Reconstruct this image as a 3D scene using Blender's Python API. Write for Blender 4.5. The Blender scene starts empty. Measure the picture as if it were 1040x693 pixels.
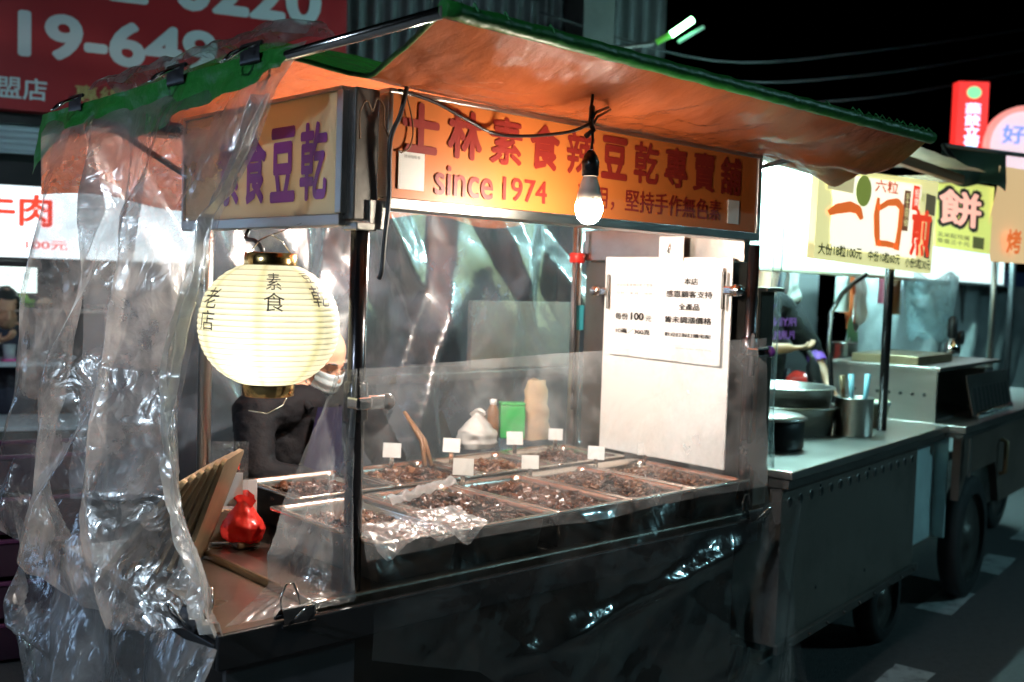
import bpy, bmesh, math, random
from math import sin, cos, pi, radians
from mathutils import Vector, Matrix, noise
S = bpy.context.scene
C = S.collection
random.seed(7)
V = Vector

# ------------------------------------------------------------------ camera
cd = bpy.data.cameras.new('camera'); cam = bpy.data.objects.new('camera', cd); C.objects.link(cam); S.camera = cam
cd.sensor_width = 36; cd.lens = 37.04; cd.clip_start = .05; cd.clip_end = 500
yaw, pitch, roll = .8272, .0547, .0325
f_ = V((cos(yaw)*cos(pitch), sin(yaw)*cos(pitch), -sin(pitch)))
r_ = V((sin(yaw), -cos(yaw), 0)); u_ = r_.cross(f_)
r2 = r_*cos(roll) + u_*sin(roll); u2 = -r_*sin(roll) + u_*cos(roll)
m = Matrix((r2, u2, -f_)).transposed().to_4x4(); m.translation = V((-1.4583, -2.1428, 1.6)); cam.matrix_world = m
cd.dof.use_dof = True; cd.dof.focus_distance = 2.85; cd.dof.aperture_fstop = 2.4; cd.dof.aperture_blades = 7

# ------------------------------------------------------------------ night sky, exposure
W = bpy.data.worlds.new('World'); S.world = W; W.use_nodes = True
wn = W.node_tree; bg = wn.nodes['Background']; sky = wn.nodes.new('ShaderNodeTexSky'); sky.sky_type = 'NISHITA'; sky.sun_disc = False
sky.sun_elevation = radians(-6); sky.sun_rotation = radians(200)
wn.links.new(sky.outputs[0], bg.inputs[0]); bg.inputs[1].default_value = .05
S.view_settings.view_transform = 'Standard'; S.view_settings.look = 'None'; S.view_settings.gamma = 1; S.view_settings.exposure = .6
S.view_settings.use_curve_mapping = False
cy = S.cycles
cy.use_denoising = True
try: cy.denoiser = 'OPENIMAGEDENOISE'
except Exception: pass
cy.max_bounces = 10; cy.diffuse_bounces = 3; cy.glossy_bounces = 4; cy.transmission_bounces = 6; cy.transparent_max_bounces = 24
cy.sample_clamp_indirect = 6; cy.caustics_reflective = False; cy.caustics_refractive = False; cy.blur_glossy = .6

# ------------------------------------------------------------------ materials
def newmat(name):
    m = bpy.data.materials.new(name); m.use_nodes = True
    nt = m.node_tree; return m, nt, nt.nodes['Principled BSDF'], nt.nodes['Material Output']
def pmat(name, col, rough=.5, metal=0., var=.15, scale=8., bump=.0, bscale=30., spec=.5, stretch=None, dirt=0., dirtcol=(.03,.025,.02), trans=0):
    m, nt, b, out = newmat(name); N = nt.nodes; L = nt.links
    tc = N.new('ShaderNodeTexCoord'); mp = N.new('ShaderNodeMapping'); L.new(tc.outputs['Object'], mp.inputs[0])
    if stretch: mp.inputs['Scale'].default_value = stretch
    nz = N.new('ShaderNodeTexNoise'); nz.inputs['Scale'].default_value = scale; nz.inputs['Detail'].default_value = 6; L.new(mp.outputs[0], nz.inputs[0])
    mx = N.new('ShaderNodeMix'); mx.data_type = 'RGBA'
    mx.inputs[6].default_value = (*[c*(1-var) for c in col], 1); mx.inputs[7].default_value = (*[min(1, c*(1+var)) for c in col], 1)
    L.new(nz.outputs[0], mx.inputs[0]); csock = mx.outputs[2]
    if dirt:
        n2 = N.new('ShaderNodeTexNoise'); n2.inputs['Scale'].default_value = scale*.45; n2.inputs['Detail'].default_value = 9; n2.inputs['Roughness'].default_value = .7; L.new(tc.outputs['Object'], n2.inputs[0])
        rp = N.new('ShaderNodeMapRange'); rp.inputs[1].default_value = .48; rp.inputs[2].default_value = .7; rp.inputs[4].default_value = dirt; L.new(n2.outputs[0], rp.inputs[0])
        m2 = N.new('ShaderNodeMix'); m2.data_type = 'RGBA'; L.new(rp.outputs[0], m2.inputs[0]); L.new(csock, m2.inputs[6]); m2.inputs[7].default_value = (*dirtcol, 1); csock = m2.outputs[2]
    L.new(csock, b.inputs['Base Color'])
    rr = N.new('ShaderNodeMapRange'); rr.inputs[3].default_value = max(.02, rough*.75); rr.inputs[4].default_value = min(1, rough*1.25); L.new(nz.outputs[0], rr.inputs[0]); L.new(rr.outputs[0], b.inputs['Roughness'])
    b.inputs['Metallic'].default_value = metal; b.inputs['Specular IOR Level'].default_value = spec
    if bump:
        bn = N.new('ShaderNodeTexNoise'); bn.inputs['Scale'].default_value = bscale; bn.inputs['Detail'].default_value = 5; L.new(mp.outputs[0], bn.inputs[0])
        bp = N.new('ShaderNodeBump'); bp.inputs['Strength'].default_value = bump; bp.inputs['Distance'].default_value = .01; L.new(bn.outputs[0], bp.inputs['Height']); L.new(bp.outputs[0], b.inputs['Normal'])
    if trans:
        tr = N.new('ShaderNodeBsdfTranslucent'); L.new(csock, tr.inputs[0]); ms = N.new('ShaderNodeMixShader'); ms.inputs[0].default_value = trans
        L.new(b.outputs[0], ms.inputs[1]); L.new(tr.outputs[0], ms.inputs[2]); L.new(ms.outputs[0], out.inputs[0])
    return m
def emat(name, col, strength, base=None):
    m, nt, b, out = newmat(name)
    b.inputs['Base Color'].default_value = (*(base or col), 1); b.inputs['Emission Color'].default_value = (*col, 1); b.inputs['Emission Strength'].default_value = strength
    b.inputs['Roughness'].default_value = .4
    return m
def film(name, haze=.1, hazevar=.2, tint=(.96,.97,.98), bump=.5, scale=9., gloss=1.0, rough=.07, hcol=(.8,.8,.8), broad=.35):
    """clear crinkled plastic film: see-through, two shiny faces, a thin milky haze"""
    m, nt, b, out = newmat(name); N = nt.nodes; L = nt.links; N.remove(b)
    tc = N.new('ShaderNodeTexCoord')
    warp = N.new('ShaderNodeTexNoise'); warp.inputs['Scale'].default_value = scale*.5; warp.inputs['Detail'].default_value = 3; L.new(tc.outputs['Object'], warp.inputs[0])
    add = N.new('ShaderNodeMix'); add.data_type = 'RGBA'; add.blend_type = 'LINEAR_LIGHT'; add.inputs[0].default_value = .12; L.new(tc.outputs['Object'], add.inputs[6]); L.new(warp.outputs[1], add.inputs[7])
    mpz = N.new('ShaderNodeMapping'); mpz.inputs['Scale'].default_value = (1, 1, .55); mpz.inputs['Rotation'].default_value = (.5, .0, .2); L.new(add.outputs[2], mpz.inputs[0])
    hs = None
    for k_, am in ((1., 1.), (2.3, .38), (5.7, .12)):
        vo = N.new('ShaderNodeTexVoronoi'); vo.feature = 'DISTANCE_TO_EDGE'; vo.inputs['Scale'].default_value = scale*k_; vo.inputs['Randomness'].default_value = 1; L.new(mpz.outputs[0], vo.inputs[0])
        ma = N.new('ShaderNodeMath'); ma.operation = 'MULTIPLY_ADD'; L.new(vo.outputs[0], ma.inputs[0]); ma.inputs[1].default_value = am*1.3
        if hs is None: ma.inputs[2].default_value = 0
        else: L.new(hs, ma.inputs[2])
        hs = ma.outputs[0]
    nz = N.new('ShaderNodeTexNoise'); nz.inputs['Scale'].default_value = scale*.7; nz.inputs['Detail'].default_value = 2; L.new(tc.outputs['Object'], nz.inputs[0])
    mb = N.new('ShaderNodeMath'); mb.operation = 'MULTIPLY_ADD'; L.new(nz.outputs[0], mb.inputs[0]); mb.inputs[1].default_value = .35; L.new(hs, mb.inputs[2])
    bp = N.new('ShaderNodeBump'); bp.inputs['Strength'].default_value = bump; bp.inputs['Distance'].default_value = .03; L.new(mb.outputs[0], bp.inputs['Height'])
    lw = N.new('ShaderNodeLayerWeight'); L.new(bp.outputs[0], lw.inputs['Normal'])
    p5 = N.new('ShaderNodeMath'); p5.operation = 'POWER'; L.new(lw.outputs['Facing'], p5.inputs[0]); p5.inputs[1].default_value = 5
    g2 = N.new('ShaderNodeMath'); g2.operation = 'MULTIPLY_ADD'; g2.use_clamp = True; L.new(p5.outputs[0], g2.inputs[0]); g2.inputs[1].default_value = .8; g2.inputs[2].default_value = .07*gloss
    tr = N.new('ShaderNodeBsdfTransparent'); tr.inputs[0].default_value = (*tint, 1)
    df = N.new('ShaderNodeBsdfDiffuse'); df.inputs[0].default_value = (*hcol, 1); tl = N.new('ShaderNodeBsdfTranslucent'); tl.inputs[0].default_value = (*hcol, 1)
    L.new(bp.outputs[0], df.inputs['Normal']); L.new(bp.outputs[0], tl.inputs['Normal'])
    hz = N.new('ShaderNodeMixShader'); hz.inputs[0].default_value = .5; L.new(df.outputs[0], hz.inputs[1]); L.new(tl.outputs[0], hz.inputs[2])
    n3 = N.new('ShaderNodeTexNoise'); n3.inputs['Scale'].default_value = 3.5; n3.inputs['Detail'].default_value = 7; n3.inputs['Roughness'].default_value = .65; L.new(add.outputs[2], n3.inputs[0])
    rp = N.new('ShaderNodeMapRange'); rp.inputs[1].default_value = .43; rp.inputs[2].default_value = .64; rp.inputs[3].default_value = haze; rp.inputs[4].default_value = haze+hazevar; L.new(n3.outputs[0], rp.inputs[0])
    m1 = N.new('ShaderNodeMixShader'); L.new(rp.outputs[0], m1.inputs[0]); L.new(tr.outputs[0], m1.inputs[1]); L.new(hz.outputs[0], m1.inputs[2])
    g1 = N.new('ShaderNodeBsdfGlossy'); g1.inputs['Roughness'].default_value = rough; L.new(bp.outputs[0], g1.inputs['Normal'])
    g3 = N.new('ShaderNodeBsdfGlossy'); g3.inputs['Roughness'].default_value = rough*3.2; L.new(bp.outputs[0], g3.inputs['Normal'])
    gl = N.new('ShaderNodeMixShader'); gl.inputs[0].default_value = broad; L.new(g1.outputs[0], gl.inputs[1]); L.new(g3.outputs[0], gl.inputs[2])
    m2 = N.new('ShaderNodeMixShader'); L.new(g2.outputs[0], m2.inputs[0]); L.new(m1.outputs[0], m2.inputs[1]); L.new(gl.outputs[0], m2.inputs[2])
    L.new(m2.outputs[0], out.inputs[0]); return m

M = {}
M['steel'] = pmat('brushed_steel', (.52,.5,.47), .32, 1, .12, 6, .12, 40, stretch=(1,1,6))
M['steel_warm'] = pmat('greasy_steel', (.45,.4,.34), .3, 1, .2, 5, .1, 30, dirt=.35, dirtcol=(.2,.13,.07))
M['steel_dark'] = pmat('grimy_dark_steel', (.17,.16,.15), .42, .8, .3, 4, .12, 22, dirt=.5, dirtcol=(.05,.045,.04))
M['cart_front'] = pmat('dark_cart_front', (.032,.029,.027), .38, .3, .3, 3, .1, 12)
M['black'] = pmat('black_plastic', (.018,.018,.02), .35, 0, .2, 10, .05)
M['rubber'] = pmat('tyre_rubber', (.02,.02,.021), .75, 0, .3, 12, .2, 60)
M['black_metal'] = pmat('black_pole_metal', (.06,.055,.06), .22, .9, .2, 6, .05)
M['chrome'] = pmat('chrome', (.75,.74,.72), .12, 1, .05)
M['brass'] = pmat('brass', (.75,.5,.2), .18, 1, .1, 20, .05)
M['panel_warm_light'] = pmat('warm_light_sign_panel', (.50,.138,.028), .45, 0, .1, 3, .02)  # warm bounce from the tarp put into a cream panel's colour
M['panel_cream'] = pmat('cream_sign_panel', (.84,.66,.38), .4, 0, .08, 3, .02, trans=.15)
M['ink_warm_light'] = pmat('warm_light_sign_ink', (.22,.018,.012), .45, 0, .1)  # purple sign lettering with the warm bounce light put into its colour
M['ink_purple'] = pmat('purple_ink', (.27,.03,.28), .35, 0, .1)
M['ink_black'] = pmat('black_ink', (.02,.02,.02), .5, 0, .1)
M['ink_grey'] = pmat('grey_ink', (.22,.22,.22), .5, 0, .1)
M['paper'] = pmat('white_paper', (.72,.72,.7), .6, 0, .03, trans=.1)
M['board'] = pmat('white_board', (.72,.7,.67), .35, 0, .04, 3, .03)
M['trayedge'] = pmat('tan_tray', (.38,.27,.16), .32, .5, .3, 7, .1, dirt=.5, dirtcol=(.1,.06,.03))
M['red_bag'] = pmat('red_plastic_bag', (.75,.04,.03), .25, 0, .2, 15, .6, 25, trans=.3)
M['green'] = pmat('green_card', (.03,.35,.08), .4)
M['kraft'] = pmat('kraft_paper', (.5,.34,.2), .7, 0, .15, 10, .2, trans=.2)
M['wood'] = pmat('dark_wood', (.16,.08,.035), .5, 0, .3, 10, .1, stretch=(1,1,.1))
M['skin'] = pmat('skin', (.55,.3,.2), .45, 0, .1, 12, .08, 80)
M['jacket'] = pmat('black_jacket', (.008,.008,.010), .75, 0, .3, 20, .3, 60, spec=.15)
M['apron'] = pmat('navy_apron', (.018,.014,.042), .8, 0, .2, 20, .2, 50, spec=.15)
M['mask'] = pmat('surgical_mask', (.62,.72,.75), .7, 0, .05, 20, .1, 60, trans=.1)
M['hair'] = pmat('grey_hair', (.13,.12,.11), .6, 0, .4, 60, .5, 90)
M['asphalt'] = pmat('asphalt', (.07,.07,.072), .62, 0, .5, 60, .9, 140, dirt=.6, dirtcol=(.02,.02,.021))
M['roadpaint'] = pmat('worn_road_paint', (.36,.38,.38), .6, 0, .3, 22, .6, 120, dirt=.95, dirtcol=(.08,.08,.08))

def tarp_mat():
    m, nt, b, out = newmat('tarp'); N = nt.nodes; L = nt.links
    g = N.new('ShaderNodeNewGeometry'); tc = N.new('ShaderNodeTexCoord')
    nz = N.new('ShaderNodeTexNoise'); nz.inputs['Scale'].default_value = 7; nz.inputs['Detail'].default_value = 7; L.new(tc.outputs['Object'], nz.inputs[0])
    o = N.new('ShaderNodeMix'); o.data_type = 'RGBA'; o.inputs[6].default_value = (.40,.085,.025,1); o.inputs[7].default_value = (.62,.155,.05,1); L.new(nz.outputs[0], o.inputs[0])
    gr = N.new('ShaderNodeMix'); gr.data_type = 'RGBA'; gr.inputs[6].default_value = (.015,.14,.02,1); gr.inputs[7].default_value = (.03,.26,.035,1); L.new(nz.outputs[0], gr.inputs[0])
    mx = N.new('ShaderNodeMix'); mx.data_type = 'RGBA'; L.new(g.outputs['Backfacing'], mx.inputs[0]); L.new(gr.outputs[2], mx.inputs[6]); L.new(o.outputs[2], mx.inputs[7])
    L.new(mx.outputs[2], b.inputs['Base Color']); b.inputs['Roughness'].default_value = .24
    wv = N.new('ShaderNodeTexNoise'); wv.inputs['Scale'].default_value = 16; wv.inputs['Detail'].default_value = 5; mp = N.new('ShaderNodeMapping'); mp.inputs['Scale'].default_value = (1,.35,1); L.new(tc.outputs['Object'], mp.inputs[0]); L.new(mp.outputs[0], wv.inputs[0])
    ck = N.new('ShaderNodeTexWave'); ck.inputs['Scale'].default_value = 90; L.new(tc.outputs['Object'], ck.inputs[0])
    ad = N.new('ShaderNodeMath'); ad.operation = 'MULTIPLY_ADD'; L.new(ck.outputs[1], ad.inputs[0]); ad.inputs[1].default_value = .03; L.new(wv.outputs[0], ad.inputs[2])
    bp = N.new('ShaderNodeBump'); bp.inputs['Strength'].default_value = .6; bp.inputs['Distance'].default_value = .035; L.new(ad.outputs[0], bp.inputs['Height']); L.new(bp.outputs[0], b.inputs['Normal'])
    tl = N.new('ShaderNodeBsdfTranslucent'); L.new(gr.outputs[2], tl.inputs[0]); ms = N.new('ShaderNodeMixShader'); ms.inputs[0].default_value = .06; L.new(b.outputs[0], ms.inputs[1]); L.new(tl.outputs[0], ms.inputs[2]); L.new(ms.outputs[0], out.inputs[0])
    return m
M['tarp'] = tarp_mat()
M['rope'] = pmat('green_rope', (.05,.3,.1), .5)
M['green_hem'] = pmat('green_tarp_hem', (.02,.2,.03), .4, 0, .3, 12, .5, 40)

# ------------------------------------------------------------------ mesh helpers
class MB:
    def __init__(s): s.bm = bmesh.new(); s.mi = 0; s.sm = False
    def _fin(s, vs, fs=None, mat=None):
        for f in (fs if fs is not None else {f for v in vs for f in v.link_faces}):
            f.material_index = s.mi; f.smooth = s.sm
    def box(s, c, d, rot=None, bev=0.):
        r = bmesh.ops.create_cube(s.bm, size=1); vs = r['verts']
        mt = Matrix.Translation(V(c)) @ (rot.to_4x4() if rot is not None else Matrix()) @ Matrix.Diagonal((*d, 1))
        bmesh.ops.transform(s.bm, matrix=mt, verts=vs); s._fin(vs)
        if bev:
            es = list({e for v in vs for e in v.link_edges})
            rb = bmesh.ops.bevel(s.bm, geom=es, offset=bev, segments=2, affect='EDGES', profile=.5)
            s._fin(None, rb['faces'])
        return s
    def bb(s, x0, x1, y0, y1, z0, z1, bev=0.): return s.box(((x0+x1)/2, (y0+y1)/2, (z0+z1)/2), (abs(x1-x0), abs(y1-y0), abs(z1-z0)), None, bev)
    def tube(s, pts, r, n=10, caps=True):
        pts = [V(p) for p in pts]; rs = r if isinstance(r, (list, tuple)) else [r]*len(pts); rings = []
        up = None
        for i, p in enumerate(pts):
            t = (pts[min(i+1, len(pts)-1)] - pts[max(i-1, 0)]).normalized()
            if up is None:
                up = V((0,0,1)) if abs(t.z) < .9 else V((1,0,0))
            a = (up - t*up.dot(t)).normalized(); up = a; b = t.cross(a)
            rings.append([s.bm.verts.new(p + (a*cos(2*pi*k/n) + b*sin(2*pi*k/n))*rs[i]) for k in range(n)])
        fs = []
        for A, B in zip(rings, rings[1:]):
            for k in range(n): fs.append(s.bm.faces.new((A[k], A[(k+1) % n], B[(k+1) % n], B[k])))
        if caps: fs.append(s.bm.faces.new(rings[0][::-1])); fs.append(s.bm.faces.new(rings[-1]))
        for f in fs: f.material_index = s.mi; f.smooth = True
        if caps: fs[-1].smooth = fs[-2].smooth = False
        return s
    def lathe(s, prof, n=24, c=(0,0,0), axis=None, mis=None, caps=False):
        c = V(c); q = V((0,0,1)).rotation_difference(V(axis)).to_matrix() if axis is not None else Matrix.Identity(3)
        rings = [[s.bm.verts.new(c + q @ V((r*cos(2*pi*k/n), r*sin(2*pi*k/n), z))) for k in range(n)] for r, z in prof]
        for i, (A, B) in enumerate(zip(rings, rings[1:])):
            for k in range(n):
                f = s.bm.faces.new((A[k], A[(k+1) % n], B[(k+1) % n], B[k])); f.material_index = mis[i] if mis else s.mi; f.smooth = True
        if caps:
            for f in (s.bm.faces.new(rings[0][::-1]), s.bm.faces.new(rings[-1])): f.material_index = s.mi
        return s
    def quad(s, *ps):
        f = s.bm.faces.new([s.bm.verts.new(V(p)) for p in ps]); f.material_index = s.mi; return s
    def sheet(s, fn, nu, nv, smooth=True):
        g = [[s.bm.verts.new(V(fn(i/nu, j/nv))) for j in range(nv+1)] for i in range(nu+1)]
        for i in range(nu):
            for j in range(nv):
                f = s.bm.faces.new((g[i][j], g[i+1][j], g[i+1][j+1], g[i][j+1])); f.smooth = smooth; f.material_index = s.mi
        return s
    def ico(s, c, r, sub=2, sc=(1,1,1), rot=None, jit=0):
        vs = bmesh.ops.create_icosphere(s.bm, subdivisions=sub, radius=r)['verts']
        if jit:
            o = V((random.random()*50, random.random()*50, 0))
            for v in vs: v.co *= 1 + jit*noise.noise(v.co/r*1.3 + o)
        mt = Matrix.Translation(V(c)) @ (rot.to_4x4() if rot is not None else Matrix()) @ Matrix.Diagonal((*sc, 1))
        bmesh.ops.transform(s.bm, matrix=mt, verts=vs)
        for f in {f for v in vs for f in v.link_faces}: f.material_index = s.mi; f.smooth = s.sm or sub > 1
        return s
    def cap(s, a, b, ra, rb, n=12):
        a, b = V(a), V(b); s.tube([a, a.lerp(b, .5), b], [ra, (ra+rb)/2, rb], n); s.ico(a, ra, 2); s.ico(b, rb, 2); return s
    def build(s, name, mats, parent=None):
        me = bpy.data.meshes.new(name); s.bm.normal_update(); s.bm.to_mesh(me); s.bm.free()
        for mm in (mats if isinstance(mats, (list, tuple)) else [mats]): me.materials.append(M[mm] if isinstance(mm, str) else mm)
        o = bpy.data.objects.new(name, me); C.objects.link(o)
        if parent is not None:
            o.parent = parent
        return o
def rotz(a): return Matrix.Rotation(a, 3, 'Z')
def rotx(a): return Matrix.Rotation(a, 3, 'X')
def roty(a): return Matrix.Rotation(a, 3, 'Y')
def tag(o, label=None, cat=None, group=None, kind=None):
    if label: o['label'] = label
    if cat: o['category'] = cat
    if group: o['group'] = group
    if kind: o['kind'] = kind
    return o
def thing(name, label, cat, loc=(0,0,0), rz=0, group=None):
    o = bpy.data.objects.new(name, None); C.objects.link(o); o.empty_display_size = .05; o.location = loc; o.rotation_euler = (0,0,rz); return tag(o, label, cat, group)
def copy_tree(o, parent=None):
    c = o.copy(); C.objects.link(c); c.parent = parent
    for ch in list(o.children): copy_tree(ch, c)
    return c
def textmesh(body, bold=0., res=4):
    cu = bpy.data.curves.new('lettering', 'FONT'); cu.body = body; cu.resolution_u = res; cu.offset = bold
    o = bpy.data.objects.new('lettering', cu); C.objects.link(o)
    me = bpy.data.meshes.new_from_object(o.evaluated_get(bpy.context.evaluated_depsgraph_get()))
    bpy.data.objects.remove(o); bpy.data.curves.remove(cu)
    return me
def text(body, fn, rect, mats, parent, bold=0., name='lettering', vertical=False, sub=0, per=False):
    """fn(u,v)->point; rect=(u0,v0,u1,v1) the lettering fills; bold thickens the strokes (in em)"""
    bm = bmesh.new()
    if vertical:
        n = len(body)
        for i, ch in enumerate(body):
            if ch == ' ': continue
            b2 = bmesh.new(); b2.from_mesh(textmesh(ch))
            xs = [v.co.x for v in b2.verts]; ys = [v.co.y for v in b2.verts]
            for v in b2.verts: v.co = V(((v.co.x-min(xs))/(max(xs)-min(xs)+1e-9), (n-1-i)*1.12 + (v.co.y-min(ys))/max(max(ys)-min(ys), .25), 0))
            tm = bpy.data.meshes.new('t'); b2.to_mesh(tm); b2.free(); bm.from_mesh(tm); bpy.data.meshes.remove(tm)
    else:
        bm.from_mesh(textmesh(body))
    if sub:
        bmesh.ops.triangulate(bm, faces=bm.faces[:])
        bmesh.ops.subdivide_edges(bm, edges=bm.edges[:], cuts=sub, use_grid_fill=True)
    if bold > 0:
        tm = bpy.data.meshes.new('t'); bm.to_mesh(tm)
        for k in range(8):
            n0 = len(bm.verts); bm.from_mesh(tm); bm.verts.ensure_lookup_table()
            for v in list(bm.verts)[n0:]: v.co += V((cos(k*pi/4)*bold, sin(k*pi/4)*bold, .00009*(k+1)))
        bpy.data.meshes.remove(tm)
    xs = [v.co.x for v in bm.verts]; ys = [v.co.y for v in bm.verts]; x0, x1, y0, y1 = min(xs), max(xs), min(ys), max(ys)
    for v in bm.verts:
        uu = rect[0] + (v.co.x-x0)/(x1-x0)*(rect[2]-rect[0]); vv = rect[1] + (v.co.y-y0)/(y1-y0)*(rect[3]-rect[1]); w = v.co.z
        p = V(fn(uu, vv))
        if w: p += (V(fn(uu+1e-3, vv))-p).cross(V(fn(uu, vv+1e-3))-p).normalized()*w
        v.co = p
    me = bpy.data.meshes.new(name); bm.to_mesh(me); bm.free(); me.materials.append(M[mats] if isinstance(mats, str) else mats)
    o = bpy.data.objects.new(name, me); C.objects.link(o); o.parent = parent; return o
def plane_fn(o, ux, uy, off=0.):
    o, ux, uy = V(o), V(ux), V(uy); n = ux.cross(uy).normalized()*off
    return lambda u, v: o + ux*u + uy*v + n
def quad_fn(bl, br, tr, tl, off=.004):
    bl, br, tr, tl = map(V, (bl, br, tr, tl)); n = (br-bl).cross(tl-bl).normalized()*off
    return lambda u, v: (bl*(1-u)+br*u)*(1-v) + (tl*(1-u)+tr*u)*v + n
def fbm(p, sc=1., o=4): return noise.fractal(V(p)*sc, .9, 2.1, o)
def ridge(p, sc=1.): return 1-abs(noise.noise(V(p)*sc))*2
def planes(u, v, n, seed, amp, alt=.5, drift=.9):
    """cross-section of a film gathered into flat planes between sharp creases"""
    ks = []
    for k in range(n+1):
        uk = k/n + drift/n*noise.noise(V((k*3.7+seed, v*1.3, seed))) + .35/n*v*sin(k*2.1+seed)
        hk = amp*(noise.noise(V((k*7.3, v*1.7, seed+5)))*1.5 + alt*(1 if k % 2 else -1))
        ks.append((uk, hk))
    ks.sort()
    if u <= ks[0][0]: return ks[0][1]
    return pw(u, ks)
def lerp(a, b, t): return a + (b-a)*t
def pw(t, pts):
    """piecewise-linear through [(t, value)]"""
    for (a, A), (b, B) in zip(pts, pts[1:]):
        if t <= b: k = max(0, (t-a)/(b-a)); return A + (B-A)*k if not isinstance(A, tuple) else tuple(x+(y-x)*k for x, y in zip(A, B))
    return pts[-1][1]
def remesh(mb, name, mat, parent=None, voxel=.008, smooth=6):
    o = mb.build(name, mat); md = o.modifiers.new('r', 'REMESH'); md.mode = 'VOXEL'; md.voxel_size = voxel; md.use_smooth_shade = True
    sm = o.modifiers.new('s', 'SMOOTH'); sm.iterations = smooth; sm.factor = .5
    me = bpy.data.meshes.new_from_object(o.evaluated_get(bpy.context.evaluated_depsgraph_get())); o.modifiers.clear(); o.data = me
    me.name = name
    if parent is not None: o.parent = parent
    return o

# ================================================================== SETTING
tag(MB().bb(-60, 60, -60, 80, -.3, 0).build('ground', 'asphalt'), kind='structure')
def mark(px, py, w, l, a):
    mb = MB(); n = 8; d = V((cos(a), sin(a), 0)); s_ = V((-d.y, d.x, 0)); L_ = []; R_ = []
    for i in range(n+1):
        p = V((px, py, .004)) + d*(l*i/n); L_.append(p + s_*(w/2 + .012*noise.noise(p*9))); R_.append(p - s_*(w/2 + .012*noise.noise(p*7)))
    for i in range(n): mb.quad(R_[i], R_[i+1], L_[i+1], L_[i])
    tag(mb.build('road_marking', 'roadpaint'), kind='structure')
for px, py, l in ((2.45, -.15, .42), (3.72, .26, .5), (4.72, .44, .5), (5.75, .62, .5), (6.8, .8, .5)): mark(px, py, .17, l, .18)
mark(2.35, .45, .17, .4, .18)

# facade behind: local frame t along, w toward the street
FO = V((1., 4.5, 0)); FD = V((cos(radians(-20)), sin(radians(-20)), 0)); FN = V((FD.y, -FD.x, 0))
FA = radians(-20)
def F(t, z, w=0.): return FO + FD*t + FN*w + V((0, 0, z))
FR = rotz(FA)
def fbox(mb, t0, t1, z0, z1, w0, w1, bev=0.): return mb.box(F((t0+t1)/2, (z0+z1)/2, (w0+w1)/2), (t1-t0, w1-w0, z1-z0), FR, bev)
M['concrete'] = pmat('dark_painted_wall', (.1,.1,.1), .7, 0, .25, 3, .2, 20, dirt=.5)
M['corrugated'] = pmat('corrugated_steel', (.16,.17,.18), .5, .6, .25, 4, .1, dirt=.4)
M['shutter_blue'] = pmat('pale_blue_shutter', (.42,.48,.54), .5, 0, .12, 4, .05, dirt=.2)
M['red_sign'] = pmat('red_sign_panel', (.36,.014,.02), .45, 0, .15, 2, .03)
M['sign_white'] = pmat('pale_letters', (.62,.66,.7), .5, 0, .05)
M['sign_gold'] = pmat('gold_letters', (.5,.36,.14), .5, 0, .05)
M['shop_dark'] = pmat('dark_shop_wall', (.05,.05,.052), .6, 0, .3, 4)
b = thing('building', 'dark building with a corrugated upper wall behind the food cart', 'building')
mb = MB(); fbox(mb, -13, 4.1, 2.3, 9, -.5, -.3); mb.build('upper_wall', 'concrete', b)
mb = MB(); fbox(mb, -13, 7, 0, 2.3, -3.2, -3.0); mb.build('shop_back_wall', 'shop_dark', b)
mb = MB(); fbox(mb, -4.5, 7, 2.12, 2.3, -3., -.3); mb.build('shop_ceiling', 'shop_dark', b)
mb = MB(); fbox(mb, .75, 1.1, 0, 2.12, -3., -.12); mb.build('pillar', 'concrete', b)
mb = MB(); fbox(mb, -4.5, .75, 2.12, 2.29, -.28, -.1); fbox(mb, -4.5, .75, 2.46, 2.52, -.25, .02); mb.build('beam', 'black', b)
mb = MB()
mb.sheet(lambda u, v: F(1.62 + u*2.6, 2.5 + v*4, -.22 + .03*sin(u*2*pi*22)), 220, 1); mb.build('corrugated_wall', 'corrugated', b)
mb = MB(); fbox(mb, 3.35, 3.6, 0, 8, -.2, .1); mb.build('column', 'concrete', b)
mb = MB(); fbox(mb, 1.1, 4.1, 0, 2.12, -.32, -.2); mb.build('lower_wall', 'shop_dark', b)
sh = MB(); sh.sheet(lambda u, v: F(-4 + 4.9*u, 2.28 + .19*v, -.05 + .1*(1-v) + .012*sin(v*30)), 20, 30); tag(sh.build('shutter', 'shutter_blue'), 'pale blue rolled shop awning under the big red sign', 'awning')
t = thing('shop_sign', 'big dark red sign with pale phone numbers high on the building', 'sign')
mb = MB(); fbox(mb, -3., 1.6, 2.53, 5.4, 0, .14); mb.build('panel', 'red_sign', t)
fn = plane_fn(F(0, 0, .14), FD, V((0, 0, 1)), .006)
text('-882-0220', fn, (-.47, 3.225, 1.43, 3.53), 'sign_white', t, .035)
text('19-649', fn, (-.36, 2.84, .78, 3.115), 'sign_white', t, .035)
text('加盟店', fn, (-.61, 2.59, -.2, 2.72), 'sign_white', t, .015)
text('專線', fn, (-.05, 2.605, .23, 2.71), 'sign_gold', t, .015)
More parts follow.
